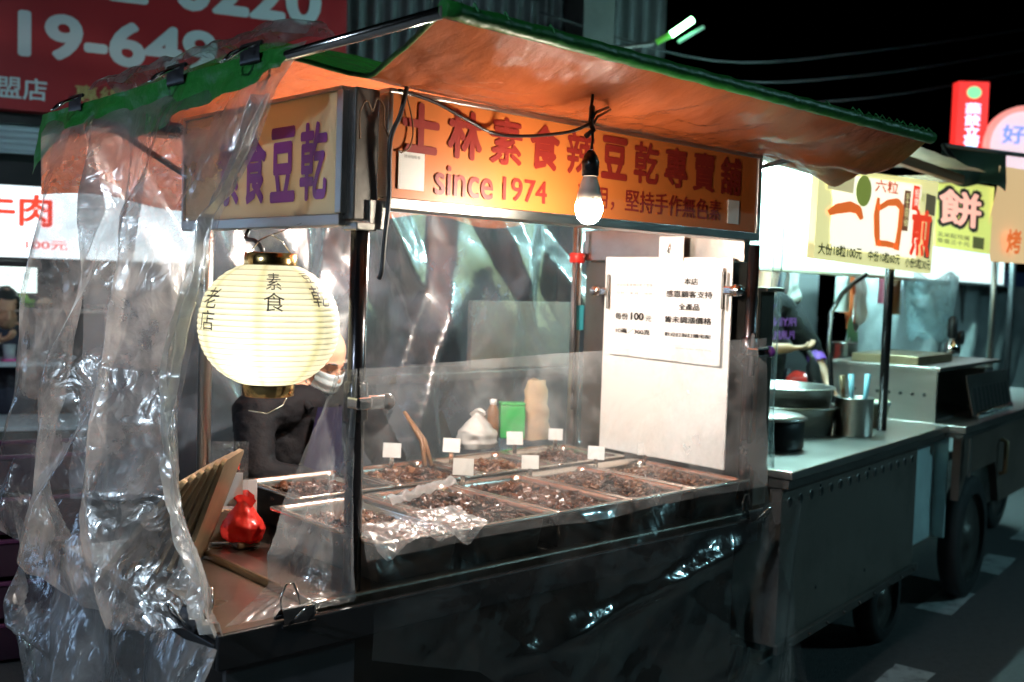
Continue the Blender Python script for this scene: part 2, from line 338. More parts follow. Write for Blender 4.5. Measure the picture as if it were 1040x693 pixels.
# lit shop sign at the far left
t = thing('lit_shop_sign', 'white glowing shop sign with red beef lettering at the far left', 'sign')
M['lit_white'] = emat('lit_sign_white', (.86,.95,1.), 1.0)
M['lit_red'] = emat('lit_red_letters', (.9,.06,.03), .75)
mb = MB(); fbox(mb, -3., .7, 1.66, 2.085, -.1, .1); mb.build('panel', 'lit_white', t)
mb = MB(); fbox(mb, -3., .7, 2.085, 2.105, -.11, .12); fbox(mb, -3., .7, 1.64, 1.66, -.11, .12); mb.build('frame', 'black', t)
fn = plane_fn(F(0, 0, .1), FD, V((0, 0, 1)), .006)
text('牛肉', fn, (-.57, 1.845, -.165, 2.04), 'lit_red', t, .03)
text('100元', fn, (-.31, 1.71, -.08, 1.765), 'lit_red', t, .01)
mb = MB(); mb.lathe([(.001,0),(.05,0),(.05,.004),(.001,.004)], 20, F(-.5, 1.745, .1), FN); mb.build('emblem', 'ink_grey', t)
# shop interior
t = thing('lit_shop_sign', 'added long blue white glowing panel out of view down the left row, for curtain reflections', 'sign')  # added glow out of view, makes the blue reflections on the curtain
mb = MB(); fbox(mb, -12., -4.6, 1.75, 2.5, -.1, .1); mb.build('panel', emat('added_blue_glow', (.42,.66,1.), 2.6), t)
mb = MB(); fbox(mb, -12., -4.6, 2.5, 2.53, -.11, .12); fbox(mb, -12., -4.6, 1.72, 1.75, -.11, .12); mb.build('frame', 'black', t)
t = thing('menu_board', 'white lit menu board hanging inside the shop at the far left', 'menu board')
mb = MB(); fbox(mb, -.75, -.26, 1.44, 1.6, -.3, -.27); mb.build('panel', emat('lit_menu', (.85,1,.95), 1.1), t)
fn = plane_fn(F(0, 0, -.27), FD, V((0, 0, 1)), .004)
text('牛肉湯麵 炒飯 水餃', fn, (-.7, 1.53, -.3, 1.57), 'ink_grey', t, .0); text('青菜 滷味 小菜', fn, (-.7, 1.47, -.4, 1.505), 'ink_grey', t, .0)
t = thing('display_shelf', 'wire shelf of the shop under the menu board', 'shelf')
mb = MB(); fbox(mb, -1.2, .2, 1.325, 1.335, -.5, -.15); mb.build('shelf_board', 'steel', t)
mb = MB()
for k in range(40): fbox(mb, -1.2+k*.036, -1.195+k*.036, 1.335, 1.37, -.155, -.15)
fbox(mb, -1.2, .2, 1.37, 1.376, -.156, -.149); mb.build('rail', 'chrome', t)
mb = MB()
for k in (-1.15, .15): fbox(mb, k, k+.03, 0, 1.33, -.45, -.42)
mb.build('upright', 'steel', t)
mb = MB(); M['lettuce'] = pmat('lettuce', (.22,.5,.07), .45, 0, .4, 14, .2, trans=.3)
for k in range(46):
    p = F(random.uniform(-.7, -.3), random.uniform(1.35, 1.41), random.uniform(-.42, -.2)); mb.ico(p, random.uniform(.025, .045), 2, (1, 1, .45), rotx(random.uniform(-1, 1)) @ roty(random.uniform(-1, 1)), .6)
tag(mb.build('lettuce', 'lettuce'), 'heap of bright green lettuce on the shop shelf at far left', 'vegetable')
mb = MB(); mb.ico(F(-.21, 1.375, -.25), .045, 3, (1.2, 1, .8), None, .3); tag(mb.build('dough_bundle', pmat('pale_dough', (.55,.38,.28), .6)), 'pale brown bundle beside the lettuce on the shelf', 'food')
t = thing('dining_table', 'dark table with a pale top inside the left shop', 'table')
mb = MB(); fbox(mb, -1.3, -.1, 1.0, 1.03, -.5, .1, .005); mb.build('tabletop', 'shutter_blue', t)
for a in (-1.25, -.17):
    for w in (-.45, .03):
        mb = MB(); fbox(mb, a, a+.04, 0, 1.0, w, w+.04); mb.build('leg', 'steel_dark', t)
t = thing('work_counter', 'dark steel counter with a pale top below the left shop table', 'counter')
mb = MB(); fbox(mb, -1.9, .05, .1, .7, .25, .75, .01); mb.build('body', 'shop_dark', t)
mb = MB(); fbox(mb, -1.92, .07, .703, .73, .23, .77, .006); mb.build('countertop', 'shutter_blue', t)
# lamp tube that lights the left shop
t = thing('tube_lamp', 'white tube lamp under the ceiling of the left shop', 'lamp')
mb = MB(); mb.tube([F(-1.6, 2.07, -1.2), F(.4, 2.07, -1.2)], .015); mb.build('tube', emat('tube_white', (.85,.95,1), 9), t)
mb = MB(); fbox(mb, -1.65, .45, 2.085, 2.118, -1.23, -1.17); mb.build('housing', 'board', t)
# dark stacked crates at lower left
for k in range(5):
    tt = thing('plastic_crate', ['bottom', 'second', 'third', 'fourth', 'topmost'][k] + ' dark purple crate of the stack at lower left beside the curtain', 'crate', group='stacked crates at lower left')
    mb = MB(); z0 = .02 + k*.17; c = V((-.05, 2.45, 0))
    RR = rotz(-.25)
    for dx, dy, sx, sy in ((0, .19, .56, .012), (0, -.19, .56, .012), (.274, 0, .012, .37), (-.274, 0, .012, .37)):
        mb.box(c + RR @ V((dx, dy, z0+.07)), (sx, sy, .135), RR, .003)
    mb.box(c + V((0, 0, z0+.008)), (.54, .37, .012), RR)
    mb.build('body', pmat('crate_plastic', (.02,.008,.018), .4, 0, .2), tt)
    mb = MB()
    for dy in (.198, -.198): mb.box(c + RR @ V((0, dy, z0+.145)), (.58, .018, .016), RR, .003)
    for dx in (.282, -.282): mb.box(c + RR @ V((dx, 0, z0+.145)), (.018, .378, .016), RR, .003)
    mb.build('rim', pmat('crate_rim', (.06,.015,.05), .35, 0, .2), tt)

# ================================================================== FOOD CART
cart = thing('food_cart', 'steel food cart wrapped in clear plastic selling braised tofu under an orange tarp', 'food cart')
MB().bb(-.02, 1.6, .0, .86, .14, .797).build('body', 'cart_front', cart)
MB().bb(-.115, 1.63, -.03, .9, .80, .83, .006).build('counter', 'steel_warm', cart)
mb = MB(); mb.bb(-.385, -.118, -.055, .88, .797, .81, .003); mb.bb(-.388, -.376, -.055, .88, .81, .818); mb.build('side_flap', 'steel_warm', cart)
MB().bb(-.392, 1.63, -.075, -.058, .735, .815, .004).build('front_apron', 'black', cart)
MB().bb(-.36, -.02, -.05, -.035, .2, .733).build('lower_panel', pmat('grey_lower_panel', (.085,.085,.09), .45, .2, .2, 4, .1), cart)
MB().bb(-.392, -.38, -.055, .88, .735, .79, .002).build('side_apron', 'black', cart)
for x, y in ((.08, .12), (1.5, .12), (.08, .74), (1.5, .74)):
    w = MB().lathe([(.02,-.025),(.09,-.025),(.105,-.012),(.105,.012),(.09,.025),(.02,.025)], 24, (x, y, .105), (0, 1, 0)).build('wheel', 'rubber', cart)
    mb = MB(); mb.lathe([(.001,-.028),(.045,-.028),(.05,-.02),(.05,.02),(.045,.028),(.001,.028)], 18, (x, y, .105), (0, 1, 0)); mb.build('hub', 'steel_dark', w)
MB().tube([(0,0,.815), (0,0,1.715)], .0225, 16).build('post', 'black_metal', cart)
MB().tube([(1.64,0,.83), (1.64,0,1.76)], .021, 16).build('post', 'black_metal', cart)
MB().tube([(1.62,.83,.83), (1.62,.83,2.05)], .02, 14).build('post', 'steel', cart)
MB().tube([(0,.8,.83), (0,.8,2.05)], .02, 14).build('post', 'steel', cart)
mb = MB(); mb.bb(-.034, .036, -.02, .05, 1.74, 2.055, .004); mb.build('upper_post', 'steel_dark', cart)
mb = MB(); mb.bb(.008, .06, -.028, -.022, 1.72, 1.79, .002); mb.bb(-.03, .03, -.03, .03, 1.715, 1.735, .003); mb.build('bracket', 'steel', cart)
mb = MB(); mb.tube([(.062,-.012,1.78), (.062,-.012,2.05)], .008); mb.build('upright_tube', pmat('green_tube', (.05,.16,.09), .3, .4), cart)
mb = MB(); mb.tube([V((-.12,-.45,2.14)), V((-.3,1.3,2.05))], .013, 12); mb.build('canopy_bar', 'chrome', cart)
mb = MB(); mb.tube([V((-.125,-.45,2.14)), V((.9,-.45,2.136)), V((1.98,-.45,2.125))], .012, 12); mb.build('canopy_bar', 'steel_dark', cart)
mb = MB(); mb.tube([V((-.3,1.28,2.05)), V((1.95,1.28,2.1))], .012, 12); mb.build('canopy_bar', 'steel_dark', cart)
mb = MB(); mb.tube([V((1.97,-.45,2.13)), V((1.9,1.28,2.1))], .012, 12); mb.build('canopy_bar', 'steel_dark', cart)
for x, y in ((0, .8), (1.62, .83)):
    mb = MB(); mb.tube([V((x, y, 1.85)), V((x-.1 if x < 1 else x+.1, 1.28, 2.06))], .01, 10); mb.build('brace', 'steel_dark', cart)
for x, x2 in ((1.66, 1.75),):
    mb = MB(); mb.tube([V((x, -.0, 2.03)), V((x2, -.45, 2.128))], .009, 10); mb.build('brace', 'steel_dark', cart)
mb = MB(); mb.bb(1.685, 1.765, -.01, .012, .84, 1.6, .003); mb.bb(1.68, 1.79, -.035, .03, 1.6, 1.615, .003); mb.build('side_plate', 'steel_warm', cart)
mb = MB(); mb.bb(1.625, 1.66, .03, .8, 1.70, 1.82, .003); mb.build('side_rail', 'steel_warm', cart)
mb = MB(); mb.bb(1.665, 1.672, .04, .82, .84, 1.7); mb.build('end_panel', 'steel_dark', cart)
MB().bb(-.02, 1.62, .845, .86, .84, .95, .003).build('back_rail', 'steel_dark', cart)

# --- tarp canopy
def tl_x(Y): return pw(Y, [(-.45,-.12),(-.25,-.06),(-.1,-.035),(0,-.05),(.06,-.17),(.1,-.18),(1.28,-.3)])
def t_z(u, Y):
    bar = lerp(2.14, 2.128, u)
    z = pw(Y, [(-.45,0.),(-.03,-.068 if True else 0),(.0,-.066),(.1,-.03),(.45,.10),(.9,.06),(1.28,-.03)])
    # left edge pulled onto the bar
    edge = pw(Y, [(-.45,2.14),(-.2,2.1),(-.08,2.068),(0,2.085),(.07,2.116),(1.28,2.05)])
    z += planes(u + .35*(Y+.45), Y, 13, 4., .010, .3) * (1 if Y < -.06 else .5)*min(1, max(0, abs(Y+.02)*9))
    k = max(0, 1-u/.14)
    return lerp(bar+z, edge, k*k)
def tarp_fn(u, v):
    Y = -.45 + 1.73*v; xl = tl_x(Y); xr = 1.97 - .05*max(0, Y); X = lerp(xl, xr, u)
    z = t_z(u, Y)
    w = min(1, 4*max(0, Y+.45)) 
    fo = (.35 if Y > 0 else 1)
    if -.06 < Y < .02: fo *= .3
    z += fo*w*(.013*noise.noise(V((X*3.1, Y*7, 1))) + .007*noise.noise(V((X*9, Y*13, 4))))
    z += fo*w*.022*max(0, u-.62)*2.4*sin(11*Y*2 + X*13 + 2*noise.noise(V((X*4, Y*4, 9))))
    z += fo*w*(.006*ridge((X*5 + Y*4, Y*9, 2)) + .004*ridge((X*13 - Y*6, Y*17, 6)))
    if Y < 0: z -= .035*sin(pi*min(1, (Y+.45)/.42))*(1 if u > .1 else u/.1)
    if u > .8 and Y < .3: z -= .055*((u-.8)/.2)*sin(pi*min(1, max(0, (Y+.45)/.55)))
    return (X, Y, z)
tp = thing('tarp_canopy', 'orange tarp canopy with green outer side and green hem over the food cart', 'tarp')
MB().sheet(tarp_fn, 150, 120).build('sheet', 'tarp', tp)
# valance over the left bar: outside green
def val_fn(u, v):
    Y = lerp(.05, 1.28, u); dr = pw(u, [(0,.05),(.12,.085),(.3,.10),(.42,.13),(.5,.15),(.58,.09),(.7,.06),(.8,.07),(.92,.10),(1,.19)])
    return (tl_x(Y) - .016 - .02*v - .012*v*sin(Y*31) - .006*noise.noise(V((Y*20, v*3, 0))), Y, lerp(2.118, 2.06, u) + .014 - dr*v)
MB().sheet(lambda u, v: val_fn(u, 1-v), 70, 10).build('valance', 'green_hem', tp)
def rear_fn(u, v):
    X = lerp(-.31, 1.93, u); return (X, 1.29 + .02*v + .012*v*sin(X*22), 2.062 + .04*u - v*(.24 + .02*sin(X*9)))
MB().sheet(lambda u, v: rear_fn(u, v), 90, 10).build('rear_flap', 'tarp', tp)
def hem_pts(off): return [V((lerp(-.125, 1.97, k/60), -.455 - .003*sin(k*1.7), lerp(2.142, 2.128, k/60) + off + .003*noise.noise(V((k*.9, 0, 0))))) for k in range(61)]
MB().tube(hem_pts(.004), .019, 10).build('hem', 'green_hem', tp)
def hang(u, v): 
    X = lerp(-.12, 1.97, u); return (X, -.466 + .002*sin(X*60), 2.142 - .012*u + .012 - .036*v + .003*sin(X*47))
MB().tube([V((tl_x(Y)-.002, Y, t_z(0, Y)+.001)) for Y in [-.45+.53*k/24 for k in range(25)]], .006, 8).build('hem', 'green_hem', tp)
for k in [1, 3, 6, 31] + list(range(34, 46)):
    a = k/45; X = lerp(-.1, 1.95, a) + random.uniform(-.01, .01); q = random.uniform(.8, 1.3)
    MB().tube([(X, -.478, 2.15-.012*a), (X+.008, -.455, 2.165+.008*q-.012*a), (X+.014, -.432, 2.15-.012*a)], .0022, 5).build('lacing', 'rope', tp)

# --- signs
fs = thing('sign_box', 'long cream sign box tinted by painted warm light, with reddened lettering, above the front counter', 'sign')
X0, X1, Z0, Z1 = .066, 1.60, 1.80, 2.052
MB().bb(X0, X1, -.026, .045, Z0, Z1).build('panel', 'panel_warm_light', fs)
mb = MB()
mb.bb(X0-.012, X1+.022, -.034, .05, Z0-.028, Z0, .003); mb.bb(X0-.012, X1+.022, -.034, .05, Z1, Z1+.012, .003)
mb.bb(X1, X1+.022, -.034, .05, Z0, Z1, .002); mb.bb(X0-.014, X0, -.034, .05, Z0, Z1, .002); mb.build('frame', 'steel', fs)
fn = plane_fn((0, -.026, 0), (1, 0, 0), (0, 0, 1), .003)
top = '士林素食辣豆乾專賣舖'
for i, ch in enumerate(top):
    xa = .098 + i*.1435; text(ch, fn, (xa, 1.915, xa+.116, 2.04), 'ink_warm_light', fs, .04 if ch in '士林食豆' else .024)
text('since', fn, (.203, 1.818, .40, 1.895), 'ink_warm_light', fs, .012); text('1974', fn, (.435, 1.822, .60, 1.885), 'ink_warm_light', fs, .012)
text('選用，堅持手作無色素', fn, (.72, 1.825, 1.40, 1.893), 'ink_warm_light', fs, .012)
MB().bb(.088, .168, -.0305, -.027, 1.823, 1.915).build('notice_card', 'paper', fs)
MB().bb(1.44, 1.50, -.0305, -.027, 1.822, 1.90).build('notice_card', 'board', fs)
text('請掃描點餐', plane_fn((0, -.0305, 0), (1,0,0), (0,0,1), .002), (.103, 1.9, .153, 1.908), 'ink_grey', fs)
es = thing('sign_box', 'cream sign box with purple lettering on the end of the food cart', 'sign')
MB().bb(-.04, -.0, .04, .86, 1.755, 2.05).build('panel', 'panel_cream', es)
mb = MB(); mb.bb(-.048, .002, .02, .875, 1.725, 1.755, .003); mb.bb(-.048, .002, .02, .875, 2.05, 2.06, .002); mb.bb(-.049, .002, .012, .04, 1.755, 2.05, .003); mb.bb(-.048, .002, .86, .875, 1.755, 2.05, .002); mb.build('frame', 'steel', es)
fn = plane_fn((-.04, 0, 0), (0, -1, 0), (0, 0, 1), .003)
for i, ch in enumerate('素食豆乾'):
    ya = .655 - i*.148; text(ch, fn, (-ya, 1.79, -ya+.125, 1.985), 'ink_purple', es, .034 if ch in '豆食' else .026)

# --- pans and what is in them
def rrect(w, d, r, n=5):
    pts = []
    for cx, cy, a0 in ((w/2-r, d/2-r, 0), (-w/2+r, d/2-r, pi/2), (-w/2+r, -d/2+r, pi), (w/2-r, -d/2+r, 1.5*pi)):
        for k in range(n+1): a = a0 + pi/2*k/n; pts.append((cx+r*cos(a), cy+r*sin(a)))
    return pts
def pan(x0, x1, y0, y1, zr, h, label, grp):
    w, d = x1-x0-.003, y1-y0-.003; mb = MB()
    prof = [(-.046, -h+.003), (-.026, -.02), (-.022, -.002), (-.006, 0.), (0, -.001), (0, -.009), (-.0035, -.009), (-.0035, -.004), (-.02, -.005), (-.024, -.022), (-.044, -h)]
    rings = []
    for o, z in prof:
        ww, dd = w+2*o, d+2*o; rr = max(.006, .05 + o) if o < -.01 else .014
        rings.append([mb.bm.verts.new((px, py, z)) for px, py in rrect(ww, dd, rr)])
    for A, B in zip(rings, rings[1:]):
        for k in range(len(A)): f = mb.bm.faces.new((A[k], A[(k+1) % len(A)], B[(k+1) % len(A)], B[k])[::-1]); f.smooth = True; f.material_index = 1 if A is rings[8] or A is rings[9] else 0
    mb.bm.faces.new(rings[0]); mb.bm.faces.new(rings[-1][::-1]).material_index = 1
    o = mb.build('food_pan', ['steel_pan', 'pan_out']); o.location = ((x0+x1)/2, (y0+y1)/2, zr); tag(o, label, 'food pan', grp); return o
M['pan_out'] = pmat('pan_dark_reflection', (.05,.046,.042), .4, .5, .3, 6, .1, 20)  # dark reflection put into the colour of the pans' outer faces
M['steel_pan'] = pmat('pan_steel', (.6,.54,.47), .24, 1, .15, 5, .06, 25, dirt=.3, dirtcol=(.16,.09,.045))
def foodmat():
    m = pmat('braised_tofu', (.05,.018,.008), .28, 0, .5, 26, .5, 60); nt = m.node_tree
    return m
M['food'] = foodmat()
M['food3'] = pmat('soy_skin', (.075,.024,.009), .22, 0, .5, 22, .5, 50)
M['food2'] = pmat('braised_tofu_light', (.13,.055,.022), .3, 0, .5, 26, .5, 60)
def heap(x0, x1, y0, y1, z, label, n=380, hgt=.035, side=0., seed=1):
    rnd = random.Random(seed); mb = MB()
    for k in range(n):
        a, b = rnd.random(), rnd.random(); x = lerp(x0, x1, a); y = lerp(y0, y1, b)
        hz = z + hgt*(.35 + .65*(sin(pi*a)*sin(pi*b))**.5)*(1 + .45*noise.noise(V((x*11, y*11, seed)))) + rnd.uniform(-.006, .006) - side*b
        s_ = rnd.uniform(.007, .016)*(1.25 if seed % 3 == 0 else .9); mb.mi = 1 if rnd.random() < .3 else 0
        R_ = rotz(rnd.uniform(0, 6)) @ rotx(rnd.uniform(-.7, .7)) @ roty(rnd.uniform(-.7, .7))
        if rnd.random() < .55: mb.box((x, y, hz), (s_*1.9, s_*1.4, s_*.8), R_, s_*.22)
        else: mb.ico((x, y, hz), s_, 1, (1.3, 1, .7), R_, .5)
    mb.mi = 0; mb.sheet(lambda u, v: (lerp(x0, x1, u), lerp(y0, y1, v), z + hgt*.45*(sin(pi*u)*sin(pi*v))**.4 - side*v), 10, 10)
    o = mb.build('braised_tofu', [('food', 'food2'), ('food3', 'food'), ('food', 'food3'), ('food2', 'food3')][(seed*7) % 4]); return tag(o, label, 'food', 'braised food heaped in the pans', 'stuff')
PX = [.037, .358, .677, .994, 1.31, 1.625]; ords = ['first', 'second', 'third', 'fourth', 'fifth']
ZR = .95
for i in range(5):
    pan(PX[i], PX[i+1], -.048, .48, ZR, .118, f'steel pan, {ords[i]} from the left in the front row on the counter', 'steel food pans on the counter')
    heap(PX[i]+.035, PX[i+1]-.035, -.0 , .44, ZR-.056, f'dark braised tofu in the {ords[i]} front row pan from the left', 430, (.03, .06, .05, .062, .045)[i], 0, i+1)
PB = [.135, .495, .855, 1.215, 1.575]
for i in range(4):
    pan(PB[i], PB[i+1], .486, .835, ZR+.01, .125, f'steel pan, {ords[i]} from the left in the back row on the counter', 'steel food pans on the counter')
    heap(PB[i]+.035, PB[i+1]-.035, .52, .80, ZR-.052, f'dark braised tofu in the {ords[i]} back row pan from the left', 330, .05, 0, i+11)
# price tags
tags = [(.70,.80,1.0,.075,'in the first back pan beside the tongs'), (.95,.78,1.0,.075,'in front of the white bag'), (.73,.45,.99,.08,'tall card between the first and second rows of pans'), (1.27,.79,1.0,.075,'beside the green box'), (1.02,.44,.985,.07,'on the middle rim of the third column'), (1.5,.8,1.0,.068,'in front of the kraft paper bag'), (1.34,.43,.99,.072,'on the middle rim of the fourth column'), (1.6,.42,.985,.066,'closest to the white end board')]
for x, y, z, s_, w_ in tags:
    s_ *= .84
    t = thing('price_tag', 'white price tag ' + w_, 'price tag', (x, y, z-.026), -.75 + random.uniform(-.2, .2), 'white price tags in the pans')
    mb = MB(); mb.box((0, 0, s_*.55), (s_, .002, s_*.8), rotx(-.2)); mb.build('card', 'paper', t)
    mb = MB(); mb.bb(-.008, .008, -.006, .006, -.03, s_*.2, .002); mb.build('clip', 'chrome', t)
# ================================================================== LAMPS, BOARD AND SMALL THINGS ON THE CART
M['bulb_glow'] = emat('bulb_glow', (1., .88, .71), 330)
M['bulb_glow_in'] = emat('bulb_glow_inner', (1., .92, .82), 1250)
def bulb(label, x, y, z, top, glow='bulb_glow'):
    t = thing('light_bulb', label, 'light bulb')
    MB().lathe([(.001,-.035),(.016,-.032),(.028,-.02),(.0345,-.002),(.0345,.012),(.031,.022)], 24, (x, y, z)).build('globe', glow, t)
    MB().lathe([(.031,.022),(.0325,.024),(.029,.045),(.022,.07),(.017,.085)], 24, (x, y, z)).build('housing', pmat('bulb_housing', (.75,.62,.5), .4), t)
    MB().lathe([(.016,.085),(.0215,.086),(.0225,.12),(.018,.135),(.008,.15),(.001,.152)], 20, (x, y, z)).build('socket', 'black', t)
    MB().tube([(x, y, z+.145), (x+.002, y-.003, z+.18), (x-.002, y+.003, (z+.2+top)/2), (x, y, top)], .0035, 8).build('cord', 'black', t)
    return t
BX, BY = .485, -.30
t = bulb('bare glowing bulb hanging on a black cord in front of the long sign', BX, BY, 1.79, 2.085)
MB().tube([(BX-.005,BY+.015,1.975), (BX,BY-.005,1.99), (BX+.005,BY+.01,2.01), (BX-.002,BY,2.03), (BX+.004,BY+.005,2.05)], .0075, 8).build('cord_knot', 'black', t)
mb = MB(); mb.tube([(BX,BY,2.02), (BX+.03,BY+.015,2.04), (BX+.09,BY+.03,2.062)], .004, 8); mb.tube([(BX,BY,2.0), (BX+.04,BY+.02,2.03), (BX+.12,BY+.05,2.062)], .0035, 8); mb.build('cord_loop', 'black', t)
bulb('glowing bulb inside the cart behind the long sign', 0.66, .40, 1.86, 2.10, 'bulb_glow_in')
# wires
def wire(label, pts, r=.004, mat='black'):
    P_ = [V(p) for p in pts]; out = []
    for i in range(len(P_)-1):
        a, b, c, d = P_[max(i-1, 0)], P_[i], P_[i+1], P_[min(i+2, len(P_)-1)]
        for k in range(6):
            q = k/6; out.append(.5*((2*b) + (c-a)*q + (2*a-5*b+4*c-d)*q*q + (3*b-a-3*c+d)*q**3))
    out.append(P_[-1]); o = MB().tube(out, r, 8).build('cable', mat); return tag(o, label, 'cable')
wire('long black cable sagging along the top of the long sign to the hanging bulb', [(.075,-.04,2.06), (.18,-.045,2.045), (.28,-.05,2.015), (.38,-.05,1.99), (.44,-.12,1.985), (.47,-.24,1.99), (BX,BY,2.01)], .0045)
wire('black cable running down between the two signs beside the corner post', [(.085,-.06,2.066), (.075,-.05,2.0), (.05,-.045,1.93), (.055,-.04,1.8), (.045,-.04,1.7), (.035,-.045,1.62), (.03,-.04,1.6)], .006)
wire('thin brown looped cable at the top of the corner post', [(-.03,-.035,1.93), (-.035,-.04,1.99), (-.02,-.045,2.02), (0,-.04,2.0), (.01,-.045,2.03), (.03,-.045,2.01), (.035,-.04,1.97), (.055,-.04,1.93), (.05,-.04,1.89)], .0025, 'wood')
wire('thin cable hanging over the white card on the long sign', [(.10,-.035,2.06), (.12,-.036,2.0), (.125,-.036,1.96), (.115,-.036,1.925), (.09,-.036,1.91)], .002, 'wood')
wire('pair of black cables taped to the rear post with a red tie', [(1.585,.80,2.0), (1.59,.80,1.8), (1.585,.80,1.6), (1.59,.8,1.4), (1.588,.8,1.1)], .006)
tag(MB().lathe([(.027,-.02),(.033,-.012),(.03,0),(.034,.012),(.027,.02)], 14, (1.605,.815,1.71)).build('tie', 'red_bag'), 'red plastic tie around the rear post and its cables', 'tie')
tag(MB().bb(1.594, 1.646, .8085, .81, 1.42, 1.52).build('sticker', pmat('teal_sticker', (.05,.42,.5), .3)), 'small teal sticker on the silver rear post', 'sticker')

# lantern
LC = V((-.13, .195, 1.478)); LR = .171; LH = .148
def lan_r(z): return LR*(1-abs(z/.158)**2.15)**.5 if abs(z) < .157 else .01
t = thing('paper_lantern', 'round cream paper lantern with black handwriting and brass caps hanging from the end sign', 'lantern')
def lan_mat():
    m, nt, b, out = newmat('lantern_paper'); N = nt.nodes; L = nt.links
    tc = N.new('ShaderNodeTexCoord'); nz = N.new('ShaderNodeTexNoise'); nz.inputs['Scale'].default_value = 40; nz.inputs['Detail'].default_value = 6; L.new(tc.outputs['Object'], nz.inputs[0])
    mx = N.new('ShaderNodeMix'); mx.data_type = 'RGBA'; mx.inputs[6].default_value = (.84,.82,.66,1); mx.inputs[7].default_value = (.9,.89,.76,1); L.new(nz.outputs[0], mx.inputs[0])
    mp = N.new('ShaderNodeMapping'); mp.inputs['Location'].default_value = (-LC.x, -LC.y, -LC.z); L.new(tc.outputs['Object'], mp.inputs[0])
    gr = N.new('ShaderNodeTexGradient'); gr.gradient_type = 'RADIAL'; L.new(mp.outputs[0], gr.inputs[0])
    m8 = N.new('ShaderNodeMath'); m8.operation = 'MULTIPLY'; m8.inputs[1].default_value = 7; L.new(gr.outputs[1], m8.inputs[0]); pp = N.new('ShaderNodeMath'); pp.operation = 'PINGPONG'; pp.inputs[1].default_value = .5; L.new(m8.outputs[0], pp.inputs[0])
    mr = N.new('ShaderNodeMapRange'); mr.inputs[1].default_value = .02; mr.inputs[2].default_value = .13; L.new(pp.outputs[0], mr.inputs[0])
    seam = N.new('ShaderNodeMix'); seam.data_type = 'RGBA'; seam.inputs[6].default_value = (.74,.72,.50,1); L.new(mr.outputs[0], seam.inputs[0]); L.new(mx.outputs[2], seam.inputs[7]); mx = seam
    L.new(mx.outputs[2], b.inputs['Base Color']); b.inputs['Roughness'].default_value = .6
    tl = N.new('ShaderNodeBsdfTranslucent'); L.new(mx.outputs[2], tl.inputs[0]); ms = N.new('ShaderNodeMixShader'); ms.inputs[0].default_value = .55; L.new(b.outputs[0], ms.inputs[1]); L.new(tl.outputs[0], ms.inputs[2])
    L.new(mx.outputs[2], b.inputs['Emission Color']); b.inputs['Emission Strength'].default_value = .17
    L.new(ms.outputs[0], out.inputs[0]); return m
M['lantern'] = lan_mat()
M['hoop'] = pmat('lantern_hoop', (.42,.38,.24), .6)
prof = []; nb = 22; mis = []
for k in range(nb):
    za, zb_ = -LH + 2*LH*k/nb, -LH + 2*LH*(k+1)/nb
    for q in range(6):
        z = lerp(za, zb_, q/6); prof.append((lan_r(z) + .0022*sin(pi*q/6), z)); mis.append(0)
prof.append((lan_r(LH), LH))
o = MB().lathe(prof, 64, LC, None, mis).build('shade', ['lantern', 'hoop'], t)
mb = MB()
for k in range(1, nb):
    z = -LH + 2*LH*k/nb; R = lan_r(z) + .0006
    mb.lathe([(R-.001, z-.0008), (R+.0007, z), (R-.001, z+.0008)], 64, LC)
mb.build('hoop', 'hoop', t)
for sgn, nm in ((1, 'top_cap'), (-1, 'bottom_cap')):
    z = LH*sgn; R = lan_r(LH)
    MB().lathe([(R+.003, z-.006*sgn), (R+.004, z), (R+.002, z+.028*sgn), (R-.001, z+.03*sgn), (R-.003, z+.028*sgn), (R-.003, z-.004*sgn)], 48, LC).build(nm, 'brass', t)
mb = MB(); R = lan_r(LH); mb.tube([LC+V((-R, 0, LH+.025)), LC+V((-R*.5, 0, LH+.06)), LC+V((0, 0, LH+.075)), LC+V((R*.5, 0, LH+.06)), LC+V((R, 0, LH+.025))], .0018, 6)
mb.tube([LC+V((0, 0, LH+.073)), V((-.045, .19, 1.735))], .0016, 6); mb.build('hanger', 'chrome', t)
mb = MB(); mb.tube([LC+V((.03,-.05,-LH-.02)), LC+V((.01,-.055,-LH-.05)), LC+V((-.03,-.05,-LH-.068)), LC+V((-.07,-.03,-LH-.06))], .0016, 6); mb.build('wire_end', 'chrome', t)
MB().lathe([(.001,-.04),(.022,-.034),(.036,-.012),(.036,.008),(.02,.045),(.014,.06)], 20, LC+V((-.06,-.05,-.05))).build('inner_bulb', emat('lantern_bulb', (1., .93, .74), 12), t)
MB().tube([LC+V((-.06,-.05,.01)), LC+V((0,0,LH+.03))], .004, 8).build('inner_cord', 'black', t)
def lan_fn(az):
    def fn(u, v):
        z = v; a = az + u/LR; R = lan_r(z) + .0035; return LC + V((cos(a)*R, sin(a)*R, z))
    return fn
azc = math.atan2(-2.1428-LC.y, -1.4583-LC.x)
text('素', lan_fn(azc+.06), (-.022, .088, .022, .128), 'ink_black', t, -.012, sub=1); text('食', lan_fn(azc+.06), (-.026, .038, .026, .082), 'ink_black', t, -.012, sub=1)
text('乾', lan_fn(azc+.85), (-.03, .05, .03, .1), 'ink_black', t, -.014, sub=1); text('豆', lan_fn(azc+.8), (-.02, .108, .02, .13), 'ink_black', t, -.014, sub=1)
text('老', lan_fn(azc-1.0), (-.03, .04, .03, .09), 'ink_black', t, -.012, sub=1); text('店', lan_fn(azc-1.0), (-.03, -.012, .03, .035), 'ink_black', t, -.014, sub=1)
wire('tangled black cable beside the lantern top under the end sign', [(-.02,.50,1.735), (-.05,.47,1.70), (-.06,.40,1.69), (-.05,.38,1.66), (-.05,.44,1.62), (-.03,.46,1.66), (-.02,.50,1.63), (-.0,.52,1.57)], .006)

